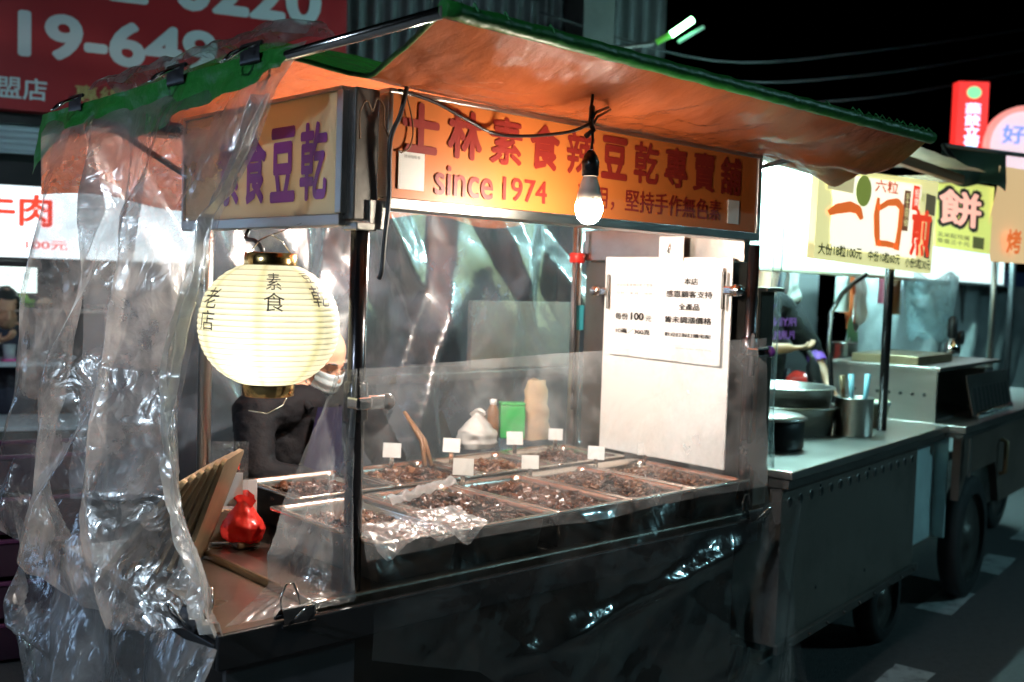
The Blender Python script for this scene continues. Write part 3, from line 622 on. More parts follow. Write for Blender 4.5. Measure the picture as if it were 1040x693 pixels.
# white end board and its notice
t = thing('end_board', 'tall white board closing the right end of the cart', 'board')
MB().bb(1.598, 1.606, .055, .655, .965, 1.715, .004).build('panel', 'board', t)
mb = MB(); mb.bb(1.592, 1.597, .27, .385, 1.70, 1.79, .002); mb.build('hanging_tab', 'paper', t)
mb = MB(); mb.tube([(1.59,.33,1.765), (1.583,.33,1.75), (1.583,.335,1.735), (1.59,.335,1.73)], .003, 6); mb.build('hook', 'chrome', t)
t = thing('notice', 'white paper notice with black price lettering clamped to the end board', 'notice')
MB().sheet(lambda u, v: (1.586 + .004*sin(u*4)*v, lerp(.61, .085, u), lerp(1.34, 1.68, v) - .01*u*(1-v)), 10, 6).build('sheet', 'paper', t)
fn = plane_fn((1.583, .61, 1.34), (0,-1,0), (0,0,1), .0)
ink = pmat('notice_ink', (.02,.02,.02), .7, spec=.1)
for s_, r_c in (('本店', (.355,.275,.42,.30)), ('感恩顧客支持', (.275,.228,.485,.254)), ('全產品', (.335,.183,.43,.208)), ('皆未調漲價格', (.275,.135,.485,.16)), ('歡迎訂製訂購宅配', (.275,.085,.485,.1))):
    text(s_, fn, r_c, ink, t, .014)
text('本店純素食辣豆乾之售價', fn, (.03,.262,.21,.276), 'ink_grey', t, 0); text('豆乾、素雞、海帶', fn, (.03,.232,.21,.243), 'ink_grey', t, 0)
text('每份', fn, (.03,.135,.095,.162), ink, t, .014); text('100', fn, (.108,.136,.172,.165), ink, t, .03); text('元', fn, (.18,.133,.21,.155), ink, t, 0)
text('10兩／300克', fn, (.035,.083,.205,.103), ink, t, .012); text('online order www shop', fn, (.33,.04,.49,.047), 'ink_grey', t)
def clampy(label, x, y, z, sgn, mat='chrome'):
    t = thing('clamp', label, 'clamp')
    mb = MB(); mb.box((x, y, z), (.012, .012, .135), None, .005); mb.build('jaw', 'steel_dark', t)
    mb = MB(); mb.box((x, y - sgn*.03, z), (.02, .05, .03), None, .006); mb.lathe([(.001,-.02),(.018,-.02),(.022,-.01),(.022,.01),(.018,.02),(.001,.02)], 16, (x, y - sgn*.06, z), (1,0,0)); mb.build('handle', mat, t)
clampy('steel clamp gripping the right edge of the white notice', 1.578, .078, 1.6, 1); clampy('grey clamp gripping the left edge of the white notice', 1.578, .618, 1.58, -1)
def postclamp(label, x, y, z, mat):
    t = thing('post_clamp', label, 'clamp')
    MB().lathe([(.024,-.05),(.03,-.045),(.03,.045),(.024,.05)], 20, (x, y, z)).build('sleeve', 'black_metal', t)
    mb = MB(); mb.box((x-.012, y-.035, z), (.045, .05, .03), None, .006); mb.box((x+.035, y-.035, z), (.06, .022, .034), None, .008); mb.build('grip', 'chrome', t)
    mb = MB(); mb.lathe([(.001,-.014),(.016,-.012),(.02,-.004),(.02,.006),(.014,.014),(.001,.014)], 16, (x+.068, y-.038, z), (1,-.2,0)); mb.build('knob', mat, t)
    mb = MB(); mb.box((x-.026, y-.03, z-.01), (.01, .016, .15), roty(.06), .004); mb.build('spring_arm', 'black', t)
postclamp('chrome clamp with black knob on the front left post', 0, 0, 1.30, 'black')
postclamp('chrome clamp with purple knob on the front right post', 1.64, 0, 1.39, pmat('purple_knob', (.16,.04,.3), .25))
def bulldog(label, loc, a, s_=1., tilt=0.):
    t = thing('binder_clip', label, 'binder clip', loc, a)
    mb = MB(); R_ = rotx(tilt)
    mb.sheet(lambda u, v: R_ @ V((lerp(-.035, .035, u)*s_, (.018*abs(2*v-1)**.8*(1 if v > .5 else -1))*s_, (.03*(1-abs(2*v-1)) - .01)*s_)), 6, 14)
    mb.box(R_ @ V((0, .016*s_, -.012*s_)), (.074*s_, .006*s_, .006*s_), R_); mb.box(R_ @ V((0, -.016*s_, -.012*s_)), (.074*s_, .006*s_, .006*s_), R_); mb.build('spring_body', 'black', t)
    for sg in (1, -1):
        mb = MB(); mb.tube([R_ @ V((-.022*s_, .016*sg*s_, -.01*s_)), R_ @ V((-.02*s_, .034*sg*s_, .02*s_)), R_ @ V((-.008*s_, .042*sg*s_, .045*s_)), R_ @ V((.008*s_, .042*sg*s_, .045*s_)), R_ @ V((.02*s_, .034*sg*s_, .02*s_)), R_ @ V((.022*s_, .016*sg*s_, -.01*s_))], .0025*s_, 8); mb.build('handle', 'chrome', t)
bulldog('black binder clip pinching plastic at the front counter edge below the corner post', (-.195,-.066,.825), 0, 1.15, .3)
bulldog('black binder clip at the lower left counter corner under the curtain', (-.385,.06,.82), 1.57, 1.2, -.2)
bulldog('black binder clip pinching plastic at the right end of the front counter', (1.60,-.075,.83), 0, 1.2, .3)
def barclip(label, Y, s_):
    X = tl_x(Y) - .01; bulldog(label, (X, Y, lerp(2.118, 2.06, (Y-.05)/1.23)+.012), 1.6, s_, -2.6)
barclip('black binder clip holding the curtain to the bar closest to the tarp corner', .17, 1.3); barclip('middle black binder clip on the curtain bar above the green flap', .5, 1.35); barclip('black binder clip at the far left end of the curtain bar', 1.05, 1.3)

# leaning trays, pack, bag, cards
TF = V((.677,.736,0)); TR = V((.736,-.677,0))
for k in range(7):
    mb = MB(); tl = .34 + .055*k; base = V((-.17,.50,.813)) - TR*.03*k - TF*.02*k
    bx = TF; by = (V((0,0,1))*cos(tl) + TR*sin(tl)); nz_ = by.cross(bx)*-1 if by.cross(bx).dot(TR) > 0 else by.cross(bx)
    def rr(o, z): return [mb.bm.verts.new(base + bx*px + by*(py + .16) + nz_*z) for px, py in rrect(.20+2*o, .32+2*o, .02, 4)]
    rings = [rr(0, 0), rr(0, .012), rr(-.012, .012), rr(-.02, .004), rr(-.03, .002)]
    for A, B in zip(rings, rings[1:]):
        for q in range(len(A)): mb.bm.faces.new((A[q], A[(q+1) % len(A)], B[(q+1) % len(B)], B[q]))
    mb.bm.faces.new(rings[0][::-1]); mb.bm.faces.new(rings[-1]); bmesh.ops.recalc_face_normals(mb.bm, faces=mb.bm.faces[:])
    tag(mb.build('tray', 'trayedge'), f"tan tray, {['first', 'second', 'third', 'fourth', 'fifth', 'sixth', 'seventh'][k]} from the red bag in the leaning stack behind the curtain", 'tray', 'leaning stack of trays')
t = thing('snack_pack', 'clear pack with white label and red print by the vendor', 'food pack', (-.03,.585,.835), -.55)
MB().sheet(lambda u, v: (lerp(-.055, .055, u), .02*sin(pi*u)*sin(pi*v)*-1 + .004*noise.noise(V((u*9, v*9, 2))), .20*v+.09), 14, 18).build('bag', film('pack_film', .08, .15, bump=.5, scale=14, gloss=1.6), t)
MB().bb(-.042, .042, -.028, -.026, .11, .205).build('label_card', 'paper', t)
text('BEST素食', plane_fn((-.035, -.028, .20), (1,0,0), (0,0,1), .012), (.0, .015, .07, .04), 'lit_red', t)
MB().bb(-.05, .05, .0, .03, .0, .09, .004).build('box', 'kraft', t)
mb = MB()
def rbag(u, v):
    a = 2*pi*u; r = pw(v, [(0,.03),(.12,.056),(.4,.062),(.7,.04),(.85,.022),(1,.034)])*(1 + .28*ridge((cos(a)*1.6, sin(a)*1.6, v*2.2)) *.6 + .1*ridge((cos(a)*5, sin(a)*5, v*6)))
    return (.0 + r*cos(a)*.8, .55 + r*sin(a), .835 + .135*v + .012*sin(a*2)*v)
mb.sheet(rbag, 48, 36); o = tag(mb.build('plastic_bag', 'red_bag'), 'crumpled red plastic bag tied shut on the counter', 'bag')
t = thing('printed_card', 'white card with a black triangle behind the red bag', 'card', (.03,.66,.835), -.5)
MB().box((0,0,.08), (.13,.006,.16), rotx(-.15)).build('card', 'paper', t)
mb = MB(); fnc = lambda x, z: (x, -.012 + (z-.08)*-.15*-1 - .004, z)
mb.quad((-.01,-.011,.06), (.055,-.011,.06), (.03,-.004,.115), (.015,-.004,.115)); mb.build('triangle', 'ink_black', t)
tag(MB().bb(-.04, .03, .50, .56, .832, .85, .006).build('block', 'wood'), 'small wooden block beside the red bag', 'block')
t = thing('tongs', 'dark wooden tongs standing in the first back row pan', 'tongs')
for k in (0, 1):
    mb = MB(); mb.tube([(.80+.03*k, .74, .95), (.83+.01*k, .80, 1.03), (.80, .87, 1.13)], [.008, .01, .006], 8); mb.build('arm', 'wood', t)
t = thing('carton', 'small green carton behind the back row of pans', 'carton'); MB().box((1.38,.93,1.05), (.1,.06,.13), rotz(-.6), .004).build('body', 'green', t); MB().box((1.38,.93,1.121), (.102,.062,.01), rotz(-.6), .003).build('lid', 'green', t)
def sackf(u, v):
    a = 2*pi*u; r = pw(v, [(0,.06),(.15,.078),(.5,.07),(.8,.035),(.9,.02),(1,.03)])*(1 + .16*ridge((cos(a)*1.5, sin(a)*1.5, v*2.5)) + .06*ridge((cos(a)*4, sin(a)*4, v*6)))
    return (1.2 + r*cos(a), .93 + r*sin(a)*.8, .96 + .14*v + .01*sin(a*2)*v)
tag(MB().sheet(sackf, 48, 36).build('sack', pmat('white_plastic_bag', (.6,.59,.56), .35, 0, .06, 9, .3, 25, trans=.25)), 'crumpled white bag tied shut beside the dark bottle at the back', 'sack')
t = thing('bottle', 'slim dark bottle with pale cap between the white bag and green carton', 'bottle'); MB().lathe([(.001,0),(.022,0),(.024,.01),(.024,.11),(.012,.135)], 16, (1.27,.92,.99)).build('body', 'wood', t); MB().lathe([(.012,.135),(.014,.137),(.014,.155),(.001,.157)], 16, (1.27,.92,.99)).build('cap', 'paper', t)
mb = MB(); mb.sheet(lambda u, v: (1.52 + (.075 - .025*v)*cos(2*pi*u) , .94 + (.05-.03*v*v)*sin(2*pi*u) + .006*sin(v*20+u*9), .97+.24*v + .012*noise.noise(V((u*6, v*4, 1)))), 26, 10); tag(mb.build('paper_bag', 'kraft'), 'brown kraft paper bag with twisted top at the back of the counter', 'bag')
tag(MB().box((1.85,1.36,1.37), (.68,.03,.3), rotz(.0), .004).build('cardboard', pmat('grey_cardboard', (.2,.17,.14), .6)), 'grey brown cardboard sheet seen through the rear plastic', 'cardboard')
t = thing('back_bench', 'long dark bench behind the cart', 'bench'); MB().bb(.9, 2.6, 1.3, 1.6, 1.18, 1.215, .004).build('benchtop', 'steel_dark', t); MB().bb(1.0, 2.5, 1.33, 1.57, 0, 1.18, .004).build('base', 'shop_dark', t)

# ------------------------------------------------------------------ plastic films
M['film_curtain'] = film('curtain_film', .09, .50, bump=.42, scale=8, gloss=2.6, rough=.09, hcol=(.74,.69,.67), broad=.6)
M['film_guard'] = film('guard_film', .06, .26, bump=.1, scale=3.5, gloss=.9, rough=.06)
M['film_lower'] = film('lower_film', .005, .035, bump=.38, scale=4.5, gloss=2.2, rough=.06)
M['film_rear'] = film('rear_film', .06, .26, bump=.22, scale=4, gloss=1.9, rough=.11, hcol=(.52,.60,.74), broad=.5)
M['film_right'] = film('right_film', .12, .2, bump=.3, scale=6, gloss=1., rough=.1, hcol=(.6,.85,.85))
RE = [(0,(-.165,.03,2.15)),(.12,(-.24,.075,1.89)),(.22,(-.25,.235,1.74)),(.34,(-.30,.195,1.55)),(.46,(-.31,.265,1.35)),(.55,(-.36,.185,1.22)),(.66,(-.37,.12,1.05)),(.8,(-.41,-.05,.93)),(1,(-.425,-.125,.83))]
LE = [(0,(-.31,1.27,2.085)),(.2,(-.38,.95,1.76)),(.35,(-.40,.99,1.55)),(.52,(-.42,1.06,1.32)),(.8,(-.43,1.22,.98)),(1,(-.44,1.25,.885))]
def curtain(u, v):
    a, b = V(pw(v, RE)), V(pw(v, LE)); p = a.lerp(b, u)
    p.z -= sin(pi*u)*(.10*v**3); p.z += (lerp(2.15, 2.085, u) - p.z)*0 
    top = min(1, v*5)
    uu = u + .10*v*(1-u) + .03*noise.noise(V((u*3, v*5, 3)))
    f = planes(uu + .12*v, v, 7, 2., .075) + planes(uu - .45*v, v, 11, 9., .03, .6)
    f += .016*ridge((u*4 + v*2.2, v*2.3 - u*1.8, 5)) + .005*ridge((u*11+v*4, v*6, 1))
    edge = min(1, u*9, (1-u)*9 + .2)
    p.x -= (f*top*(.35+.65*edge) + .01)
    p.y += .018*noise.noise(V((v*7, u*5, 6)))*top
    if v < .05: p.x += (.05-v)*.7
    return p
cu_ = thing('plastic_curtain', 'crinkled clear plastic curtain hanging over the left end of the food cart', 'plastic curtain')
MB().sheet(curtain, 220, 260).build('film', 'film_curtain', cu_)
def band(u, v):
    v2 = .06 + .94*v; wd = pw(v2, [(0,.05),(.3,.1),(.6,.13),(.85,.16),(1,.14)]); p = V(curtain(wd*u, v2)); q = V(pw(v2, RE))
    k = planes(u + .3*v, v, 4, 12., .022) + planes(v + .1*u, u, 14, 5., .014)
    return p.lerp(V((q.x, p.y, q.z)), .3) + V((-.018 - k*min(1, u*5+.3), 0, 0))
MB().sheet(band, 40, 240).build('folded_edge', film('folded_film', .36, .36, bump=.4, scale=11, gloss=2.6, rough=.1, hcol=(.8,.78,.74), broad=.6), cu_)
# edge lip where the curtain is bunched over the bar
MB().sheet(lambda u, v: (tl_x(lerp(.03,.95,u)) + lerp(.05,-.035,v) + .01*noise.noise(V((u*16, v*3, 0))), lerp(.03,.95,u), lerp(2.135,2.085,u) + .03 + .035*sin(pi*v) + .014*noise.noise(V((u*12, v*5, 3)))), 90, 16).build('bunched_top', 'film_curtain', cu_)
def skirt(u, v):
    zt = lerp(.80, .86, u) - .03*sin(pi*u); z = lerp(zt, .12, v); y = lerp(-.11, lerp(1.22, .70, v), u)
    f = planes(u + .15*v, v, 8, 4., .05) + planes(v + .3*u, u, 6, 8., .03) + .012*ridge((u*4 - v, v*2.6, 2)) + .004*ridge((u*10 + v*3, v*7, 7))
    return (-.42 - .035*min(1, v*4) - f*min(1, .3+v*3) - .02*v, y, z)
sk = thing('plastic_skirt', 'lower sheet of clear plastic hanging below the left counter edge', 'plastic sheet')
MB().sheet(skirt, 140, 110).build('film', 'film_curtain', sk)
# front guard film
def guard(u, v, part=0):
    X = lerp(-.03, 1.66 if part == 0 else lerp(1.66, 1.79, v), u)
    zb = pw(X, [(-.03,.70),(.1,.66),(.3,.60),(.5,.45),(.62,.2),(1.8,.2)])
    z = lerp(lerp(1.385, 1.44, u), .93, v) if part == 0 else lerp(.93, zb, v)
    y = pw(z, [(.2,-.17),(.78,-.105),(.95,-.072),(1.45,-.046)])
    y -= .012*sin(2*pi*(X*1.3 + .5*(1.4-z))) * lerp(.4, 1, min(1, max(0, (1.0-z)*6))) + .02*ridge((X*1.8-z*2, 2-z*1.3-X*.6, 4))*lerp(.4, 1, min(1, max(0, (1.0-z)*6))) + .005*ridge((X*6-z*4, z*6, 4))
    y -= planes((X*.8 + z*.9)/2.6, z, 9, 7., .022 if z < .93 else .022*min(1, max(.0, (1.0-z)*9+.35)), .6) + (planes((X - z*1.3 + 2)/3.4, z, 12, 3., .016, .6) if z < .93 else 0)*min(1, (.93-z)*8)
    d = (z - (.62 + .14*(X-.5))); y -= .022*math.exp(-(d/.03)**2)*min(1, max(0, (X-.3)*3))*min(1, max(0, (1.6-X)*3))
    if z < .8: y -= .03*min(1, (.8-z)*4)*(.5+.5*sin(X*7))
    return (X, y, z)
gd = thing('plastic_guard', 'clear plastic guard sheet stretched across the front of the food pans', 'plastic sheet')
MB().sheet(lambda u, v: guard(u, v, 0), 170, 70).build('misted_film', 'film_guard', gd); MB().sheet(lambda u, v: guard(u, v, 1), 170, 90).build('lower_film', 'film_lower', gd)
LW = [(0,(-.075,-.05,1.375)),(.12,(-.10,-.02,1.28)),(.5,(-.115,.11,1.07)),(.78,(-.125,.19,.90)),(.86,(-.16,.12,.845)),(1,(-.36,-.045,.822))]
def wrap(u, v):
    a = V(pw(v, LW)); b = V((-.028, -.05, lerp(1.386, .84, v/.86) if v < .86 else lerp(.84, .822, (v-.86)/.14))); b.y -= .02*max(0, (v-.5))
    p = a.lerp(b, u); f = .012*sin(6*u + 5*v) + .014*ridge((u*4+v, v*5, 3)) + .005*ridge((u*12, v*14, 3)); k = sin(pi*u)**.5 if 0 < u < 1 else 0
    p.x -= f*(.3+.7*k); p.z += (.012*k*abs(noise.noise(V((u*9, v*20, 1)))) if v > .84 else 0); return p
MB().sheet(wrap, 50, 110).build('folded_corner', film('corner_film', .10, .24, bump=.35, scale=8, gloss=1.1, rough=.1), gd)
# scrap of film over the front left pan corner
def scrap(u, v):
    x = lerp(.02, .37, u); y = lerp(-.085, .06, v) + .015*noise.noise(V((u*5, v*2, 1))); over = max(0, (.32 + .12*sin(u*11) - v))
    h = .953 + planes(u + .4*v, v, 7, 3., .012) + .006*ridge((u*9 + v*5, v*5, 3)) + .003*ridge((u*21, v*13, 1)) + .012
    return (x + .01*noise.noise(V((v*6, u*4, 2))), y - .01*over, h - .16*over*over - .035*over*(1+sin(u*17)))
mb = MB(); mb.sheet(scrap, 80, 40); tag(mb.build('plastic_scrap', film('scrap_film', .16, .3, bump=.3, scale=9, gloss=2.6, rough=.1)), 'crumpled scrap of clear plastic on the front rim of the first pan', 'plastic scrap')
mb = MB(); mb.sheet(lambda u, v: (lerp(.30, .66, u), lerp(.27, .42, u) + .05*(v-.5), .962 + .02*sin(pi*v) + .012*noise.noise(V((u*10, v*4, 5)))), 40, 8)
tag(mb.build('plastic_strip', film('strip_film', .3, .3, bump=.4, scale=8, gloss=1.8, rough=.12)), 'folded strip of clear film lying across the second front pan', 'plastic strip')
def rear(u, v):
    X = lerp(-.2, 2.75, u); z = lerp(2.05, .85, v) - (.05*sin(u*19)*(1-v) if False else 0)
    f = planes(u + .08*v, v, 15, 6., .085) + planes(u - .25*v, v, 22, 3., .03) + .014*ridge((u*8 + v*1.8, v*1.5, 5)) + .004*ridge((u*18 - v*3, v*5, 2))
    return (X, 1.235 + f*min(1, .3+v*3), z)
rf = thing('plastic_backsheet', 'crinkled clear plastic sheet hanging behind the food cart', 'plastic sheet')
MB().sheet(rear, 220, 130).build('film', 'film_rear', rf)
def rstrip(u, v):
    z = lerp(2.03, .92, v); return (1.80 + .22*u*(1-.35*v) + .015*sin(9*u+3*v), -.03 + .18*u + .02*sin(2*pi*u*1.5 + v*2) + .012*ridge((u*3, v*4, 4)), z)
rs = thing('plastic_strip_curtain', 'narrow teal lit plastic strip hanging at the right end of the cart', 'plastic curtain')
MB().sheet(rstrip, 30, 90).build('film', 'film_right', rs)
def rdrape(u, v): return (1.64 + .2*u + .05*v*v, -.09 - .05*v + .02*sin(5*u + 6*v), lerp(.86, .1, v))
MB().sheet(rdrape, 24, 50).build('lower_film', 'film_lower', rs)
# ================================================================== PEOPLE
def hand(mb, wrist, palm_dir, side, curl=.6, s_=1.):
    """palm plus five tapered bent fingers, thumb from the side of the palm"""
    w = V(wrist); d = V(palm_dir).normalized(); sd = V(side).normalized(); dn = d.cross(sd).normalized()
    k = w + d*.085*s_
    for q in (-.027, -.009, .009, .027): mb.cap(w + sd*q*.7*s_, k + sd*q*s_, .014*s_, .0125*s_, 8)
    for i, (q, ln) in enumerate(((-.03, .062), (-.0105, .075), (.0105, .07), (.03, .055))):
        p = k + sd*q*s_; a = 0
        for j in range(3):
            a += curl*(.45 + .3*j); e = p + (d*cos(a) + dn*sin(a))*ln*s_*(.45, .32, .26)[j]; mb.cap(p, e, (.0098-.0011*j)*s_, (.0088-.0011*j)*s_, 8); p = e
    p = w + d*.03*s_ - sd*.024*s_
    for j in range(2): e = p + (d*.75 - sd*(.65-.5*j) + dn*(.25+.4*j)).normalized()*.036*s_; mb.cap(p, e, (.0125-.002*j)*s_, (.0105-.002*j)*s_, 8); p = e
def headframe(fwd, pitch=0., roll=0.):
    f = V(fwd).normalized(); sd = V((-f.y, f.x, 0)); up = V((0,0,1))      # sd = the head's own left
    f2 = f*cos(pitch) - up*sin(pitch); u2_ = up*cos(pitch) + f*sin(pitch)
    sd2 = sd*cos(roll) + u2_*sin(roll); u3 = u2_*cos(roll) - sd*sin(roll)
    return Matrix((sd2, f2, u3)).transposed()
def head(mb, c, H, s_=1.):
    c = V(c); P_ = lambda x, y, z: c + H @ V((x*s_, y*s_, z*s_))
    mb.ico(c + H @ V((0,-.012,.035))*s_, 1, 3, (.076*s_,.096*s_,.085*s_), H)
    mb.ico(P_(0,.02,-.035), 1, 3, (.062*s_,.072*s_,.082*s_), H); mb.ico(P_(0,.045,-.085), 1, 3, (.036*s_,.036*s_,.03*s_), H)
    mb.cap(P_(0,.088,.012), P_(0,.107,-.028), .009*s_, .0135*s_, 8); mb.ico(P_(.012,.1,-.03), .009*s_, 2); mb.ico(P_(-.012,.1,-.03), .009*s_, 2)
    for sg in (1, -1):
        mb.cap(P_(.014*sg,.086,.03), P_(.048*sg,.07,.026), .0085*s_, .006*s_, 8)      # brow
        mb.ico(P_(.031*sg,.074,.008), 1, 2, (.016*s_,.009*s_,.008*s_), H)              # lowered lid
        mb.ico(P_(.074*sg,-.008,-.01), 1, 2, (.009*s_,.022*s_,.034*s_), H @ rotz(.3*sg))
        mb.ico(P_(.042*sg,.06,-.03), 1, 2, (.02*s_,.018*s_,.022*s_), H)
    mb.cap(P_(-.018,.088,-.058), P_(.018,.088,-.058), .007*s_, .007*s_, 8)
def person(label, hc, fwd, pitch, chest, hip, sh_r, sh_l, el_r, wr_r, el_l, wr_l, jacket, skin='skin', hair='hair', bald=False, loc=None, rz=0., legs=True, scale=1., arms_bare=False, roll=0.):
    p = thing('person', label, 'person'); H = headframe(fwd, pitch, roll); hc = V(hc); chest, hip = V(chest), V(hip)
    neck = hc + H @ V((0, -.035, -.08)); nb = (V(sh_r)+V(sh_l))/2 + V((0, 0, .03))
    mb = MB(); head(mb, hc, H, scale); mb.cap(neck, nb, .052, .06)
    f = V(fwd).normalized(); sd = V((-f.y, f.x, 0))
    mb.cap(nb, chest, .07, .12); mb.cap(chest, hip, .12, .125)
    for sh, el, wr, sg in ((sh_r, el_r, wr_r, -1), (sh_l, el_l, wr_l, 1)):
        sh, el, wr = V(sh), V(el), V(wr); mb.cap(nb, sh, .06, .056); mb.cap(sh, el, .05, .039); mb.cap(el, wr, .038, .026); d = (wr-el).normalized(); sq = d.cross(V((0,0,1))).normalized()*sg
        hand(mb, wr + d*.01, d, sq, .55, .95)
    if legs:
        for sg in (1, -1):
            h = hip + sd*.09*sg; kn = h + f*.06 + V((0,0,-.42)); an = V((kn.x-f.x*.03, kn.y-f.y*.03, .08)) if hip.z > .5 else None
            if an is not None: mb.cap(h, kn, .085, .058); mb.cap(kn, an, .055, .038); mb.cap(an + V((0,0,-.03)), an + f*.14 + V((0,0,-.045)), .04, .032)
    remesh(mb, 'body', skin, p, .0075, 5)
    mb = MB(); mb.cap(nb + V((0,0,-.02)), chest, .085, .15); mb.cap(chest, hip, .15, .155); mb.cap(chest + sd*.07, hip + sd*.06, .11, .12); mb.cap(chest - sd*.07, hip - sd*.06, .11, .12)
    for sh, el, wr in ((sh_r, el_r, wr_r), (sh_l, el_l, wr_l)):
        sh, el, wr = V(sh), V(el), V(wr); mb.cap(nb + V((0,0,-.015)), sh, .07, .075); mb.cap(sh, el, .072, .058)
        if not arms_bare: mb.cap(el, el.lerp(wr, .9), .057, .043)
    o = remesh(mb, 'jacket', jacket, p, .012, 5)
    for v in o.data.vertices: v.co += v.normal*(.004*noise.noise(v.co*13) + .005*ridge(V((v.co.x*22+v.co.z*12, v.co.y*22, v.co.z*38))) + .003*ridge(v.co*55))
    if hip.z > .5 and legs:
        mb = MB()
        for sg in (1, -1):
            h = hip + sd*.09*sg; kn = h + f*.06 + V((0,0,-.42)); mb.cap(h, kn, .105, .075); mb.cap(kn, V((kn.x-f.x*.03, kn.y-f.y*.03, .13)), .073, .06)
        remesh(mb, 'trousers', 'jacket', p, .014, 4)
    mb = MB()
    if bald:
        mb.sheet(lambda u, v: hc + H @ (V((cos(lerp(pi*.97, 2.03*pi, u))*.0785, sin(lerp(pi*.97, 2.03*pi, u))*.0985-.012, lerp(-.05, .07, v))) * (1.01 + .02*noise.noise(V((u*25, v*9, 2))))), 40, 12)
    else:
        def hr(u, v):
            a = 2*pi*u; b_ = lerp(.42*pi, -.18*pi, v) if not (.12 < u < .38) else lerp(.42*pi, .2*pi, v); r = 1 + .06*noise.noise(V((u*30, v*9, 1)))
            return hc + H @ V((cos(a)*cos(b_)*.086*r, sin(a)*cos(b_)*.106*r - .014, sin(b_)*.098*r + .035))
        mb.sheet(hr, 48, 16)
    o = mb.build('hair', hair, p); md = o.modifiers.new('s', 'SOLIDIFY'); md.thickness = .006
    return p, H, hc, nb, chest, hip, sd, f
# vendor
A = person('elderly vendor in black jacket, navy apron and white face mask, looking down behind the lantern', (.56, 1.05, 1.315), (.34,-.94,0), .55,
    (.53, 1.13, .98), (.50, 1.22, .62), (.30, 1.04, 1.135), (.74, 1.10, 1.15), (.24, .92, .95), (.42, .86, .92), (.84, 1.0, .93), (.74, .92, .90), 'jacket', bald=True, roll=.12)
p, H, hc, nb, chest, hip, sd, f = A
mb = MB()
def mk(u, v):
    a = lerp(-1.15, 1.15, u); w = lerp(-.098, -.012, v); sh_ = cos(a*.9)
    bul = .115*(1-.14*((w+.05)/.05)**2) 
    return hc + H @ V((sin(a)*.073, .012 + cos(a)*(bul-.012) - .0014*sin(v*pi*6), w + .012*(1-sh_) + .012*(v)*sh_))
mb.sheet(mk, 26, 18); o = mb.build('face_mask', 'mask', p)
mb = MB()
for sg in (1, -1): mb.tube([hc + H @ V((.066*sg,.045,-.02)), hc + H @ V((.078*sg,.01,.005)), hc + H @ V((.083*sg,-.02,.0)), hc + H @ V((.079*sg,.0,-.035)), hc + H @ V((.066*sg,.04,-.075))], .0017, 6)
mb.build('ear_loop', 'mask', o)
mb = MB(); 
def apr(u, v):
    a = lerp(-.95, .95, u); z = lerp(0, 1, v); c = nb.lerp(hip, z*1.0); R = lerp(.125, .178, min(1, z*2)); wv = .006*sin(u*20+v*4)
    return c + sd*(sin(a)*R*(.55+.5*min(1, z*1.6))) + f*(cos(a*.9)*R + .012 + wv) + V((0,0,-.02))
mb.sheet(apr, 24, 30); mb.build('apron', 'apron', p)
mb = MB(); mb.tube([nb + f*.075 + sd*.07 + V((0,0,-.03)), nb + sd*.075 + V((0,0,.03)), nb - f*.07 + V((0,0,.045)), nb - sd*.075 + V((0,0,.03)), nb + f*.075 - sd*.07 + V((0,0,-.03))], .016, 8); mb.build('collar', 'jacket', p)

for sg in (1, -1):
    MB().tube([hc + H @ V((.015*sg,.088,.0335)), hc + H @ V((.032*sg,.085,.039)), hc + H @ V((.05*sg,.071,.033))], [.003,.0042,.002], 8).build('eyebrow', 'hair', p)
    MB().tube([hc + H @ V((.017*sg,.081,.004)), hc + H @ V((.031*sg,.0835,.0)), hc + H @ V((.045*sg,.075,.004))], [.0012,.002,.0012], 8).build('eyelash', 'ink_black', p)
# ================================================================== SECOND CART (local frame)
O2 = V((1.813, -.047, 0)); A2 = radians(9.4)
R2 = rotz(A2)
def L2(x, y, z): return O2 + R2 @ V((x, y, z))
def th2(name, label, cat, group=None): return thing(name, label, cat, O2, A2, group)
def solo2(o, label, cat, group=None): o.location = O2; o.rotation_euler = (0, 0, A2); return tag(o, label, cat, group)
M['front_panel'] = pmat('worn_steel_panel', (.21,.185,.165), .5, .55, .25, 5, .12, 18, dirt=.45, dirtcol=(.07,.06,.055))
c2 = th2('food_cart', 'second steel food cart with a row of round vent holes along its front', 'food cart')
MB().bb(0, 1.56, 0, .66, .31, .895, .004).build('front_panel', 'front_panel', c2)
MB().bb(-.02, 1.90, -.045, .72, .93, .962, .005).build('counter', 'steel', c2)
MB().bb(-.015, 1.89, -.03, .70, .897, .928).build('counter_frame', 'steel_dark', c2)
mb = MB(); mb.bb(-.02, 1.58, -.02, .0, .29, .325, .004)
for k in range(9): mb.ico((.08+k*.18, -.024, .306), .007, 2)
mb.build('bottom_rail', 'steel_dark', c2)
for k in range(15):
    h = MB(); x = .07 + k*.1; h.lathe([(.001,-.0012),(.0155,-.0012),(.0185,-.003),(.019,0)], 18, (x, -.0, .835), (0,1,0), [1,1,0]); h.build('vent_hole', ['steel', 'ink_black'], c2)
mb = MB()
for x, z in ((.36,.46),(.9,.42),(.9,.86),(.36,.86)): mb.ico((x, -.001, z), .008, 2, (1,.5,1))
mb.build('rivet', 'ink_black', c2)
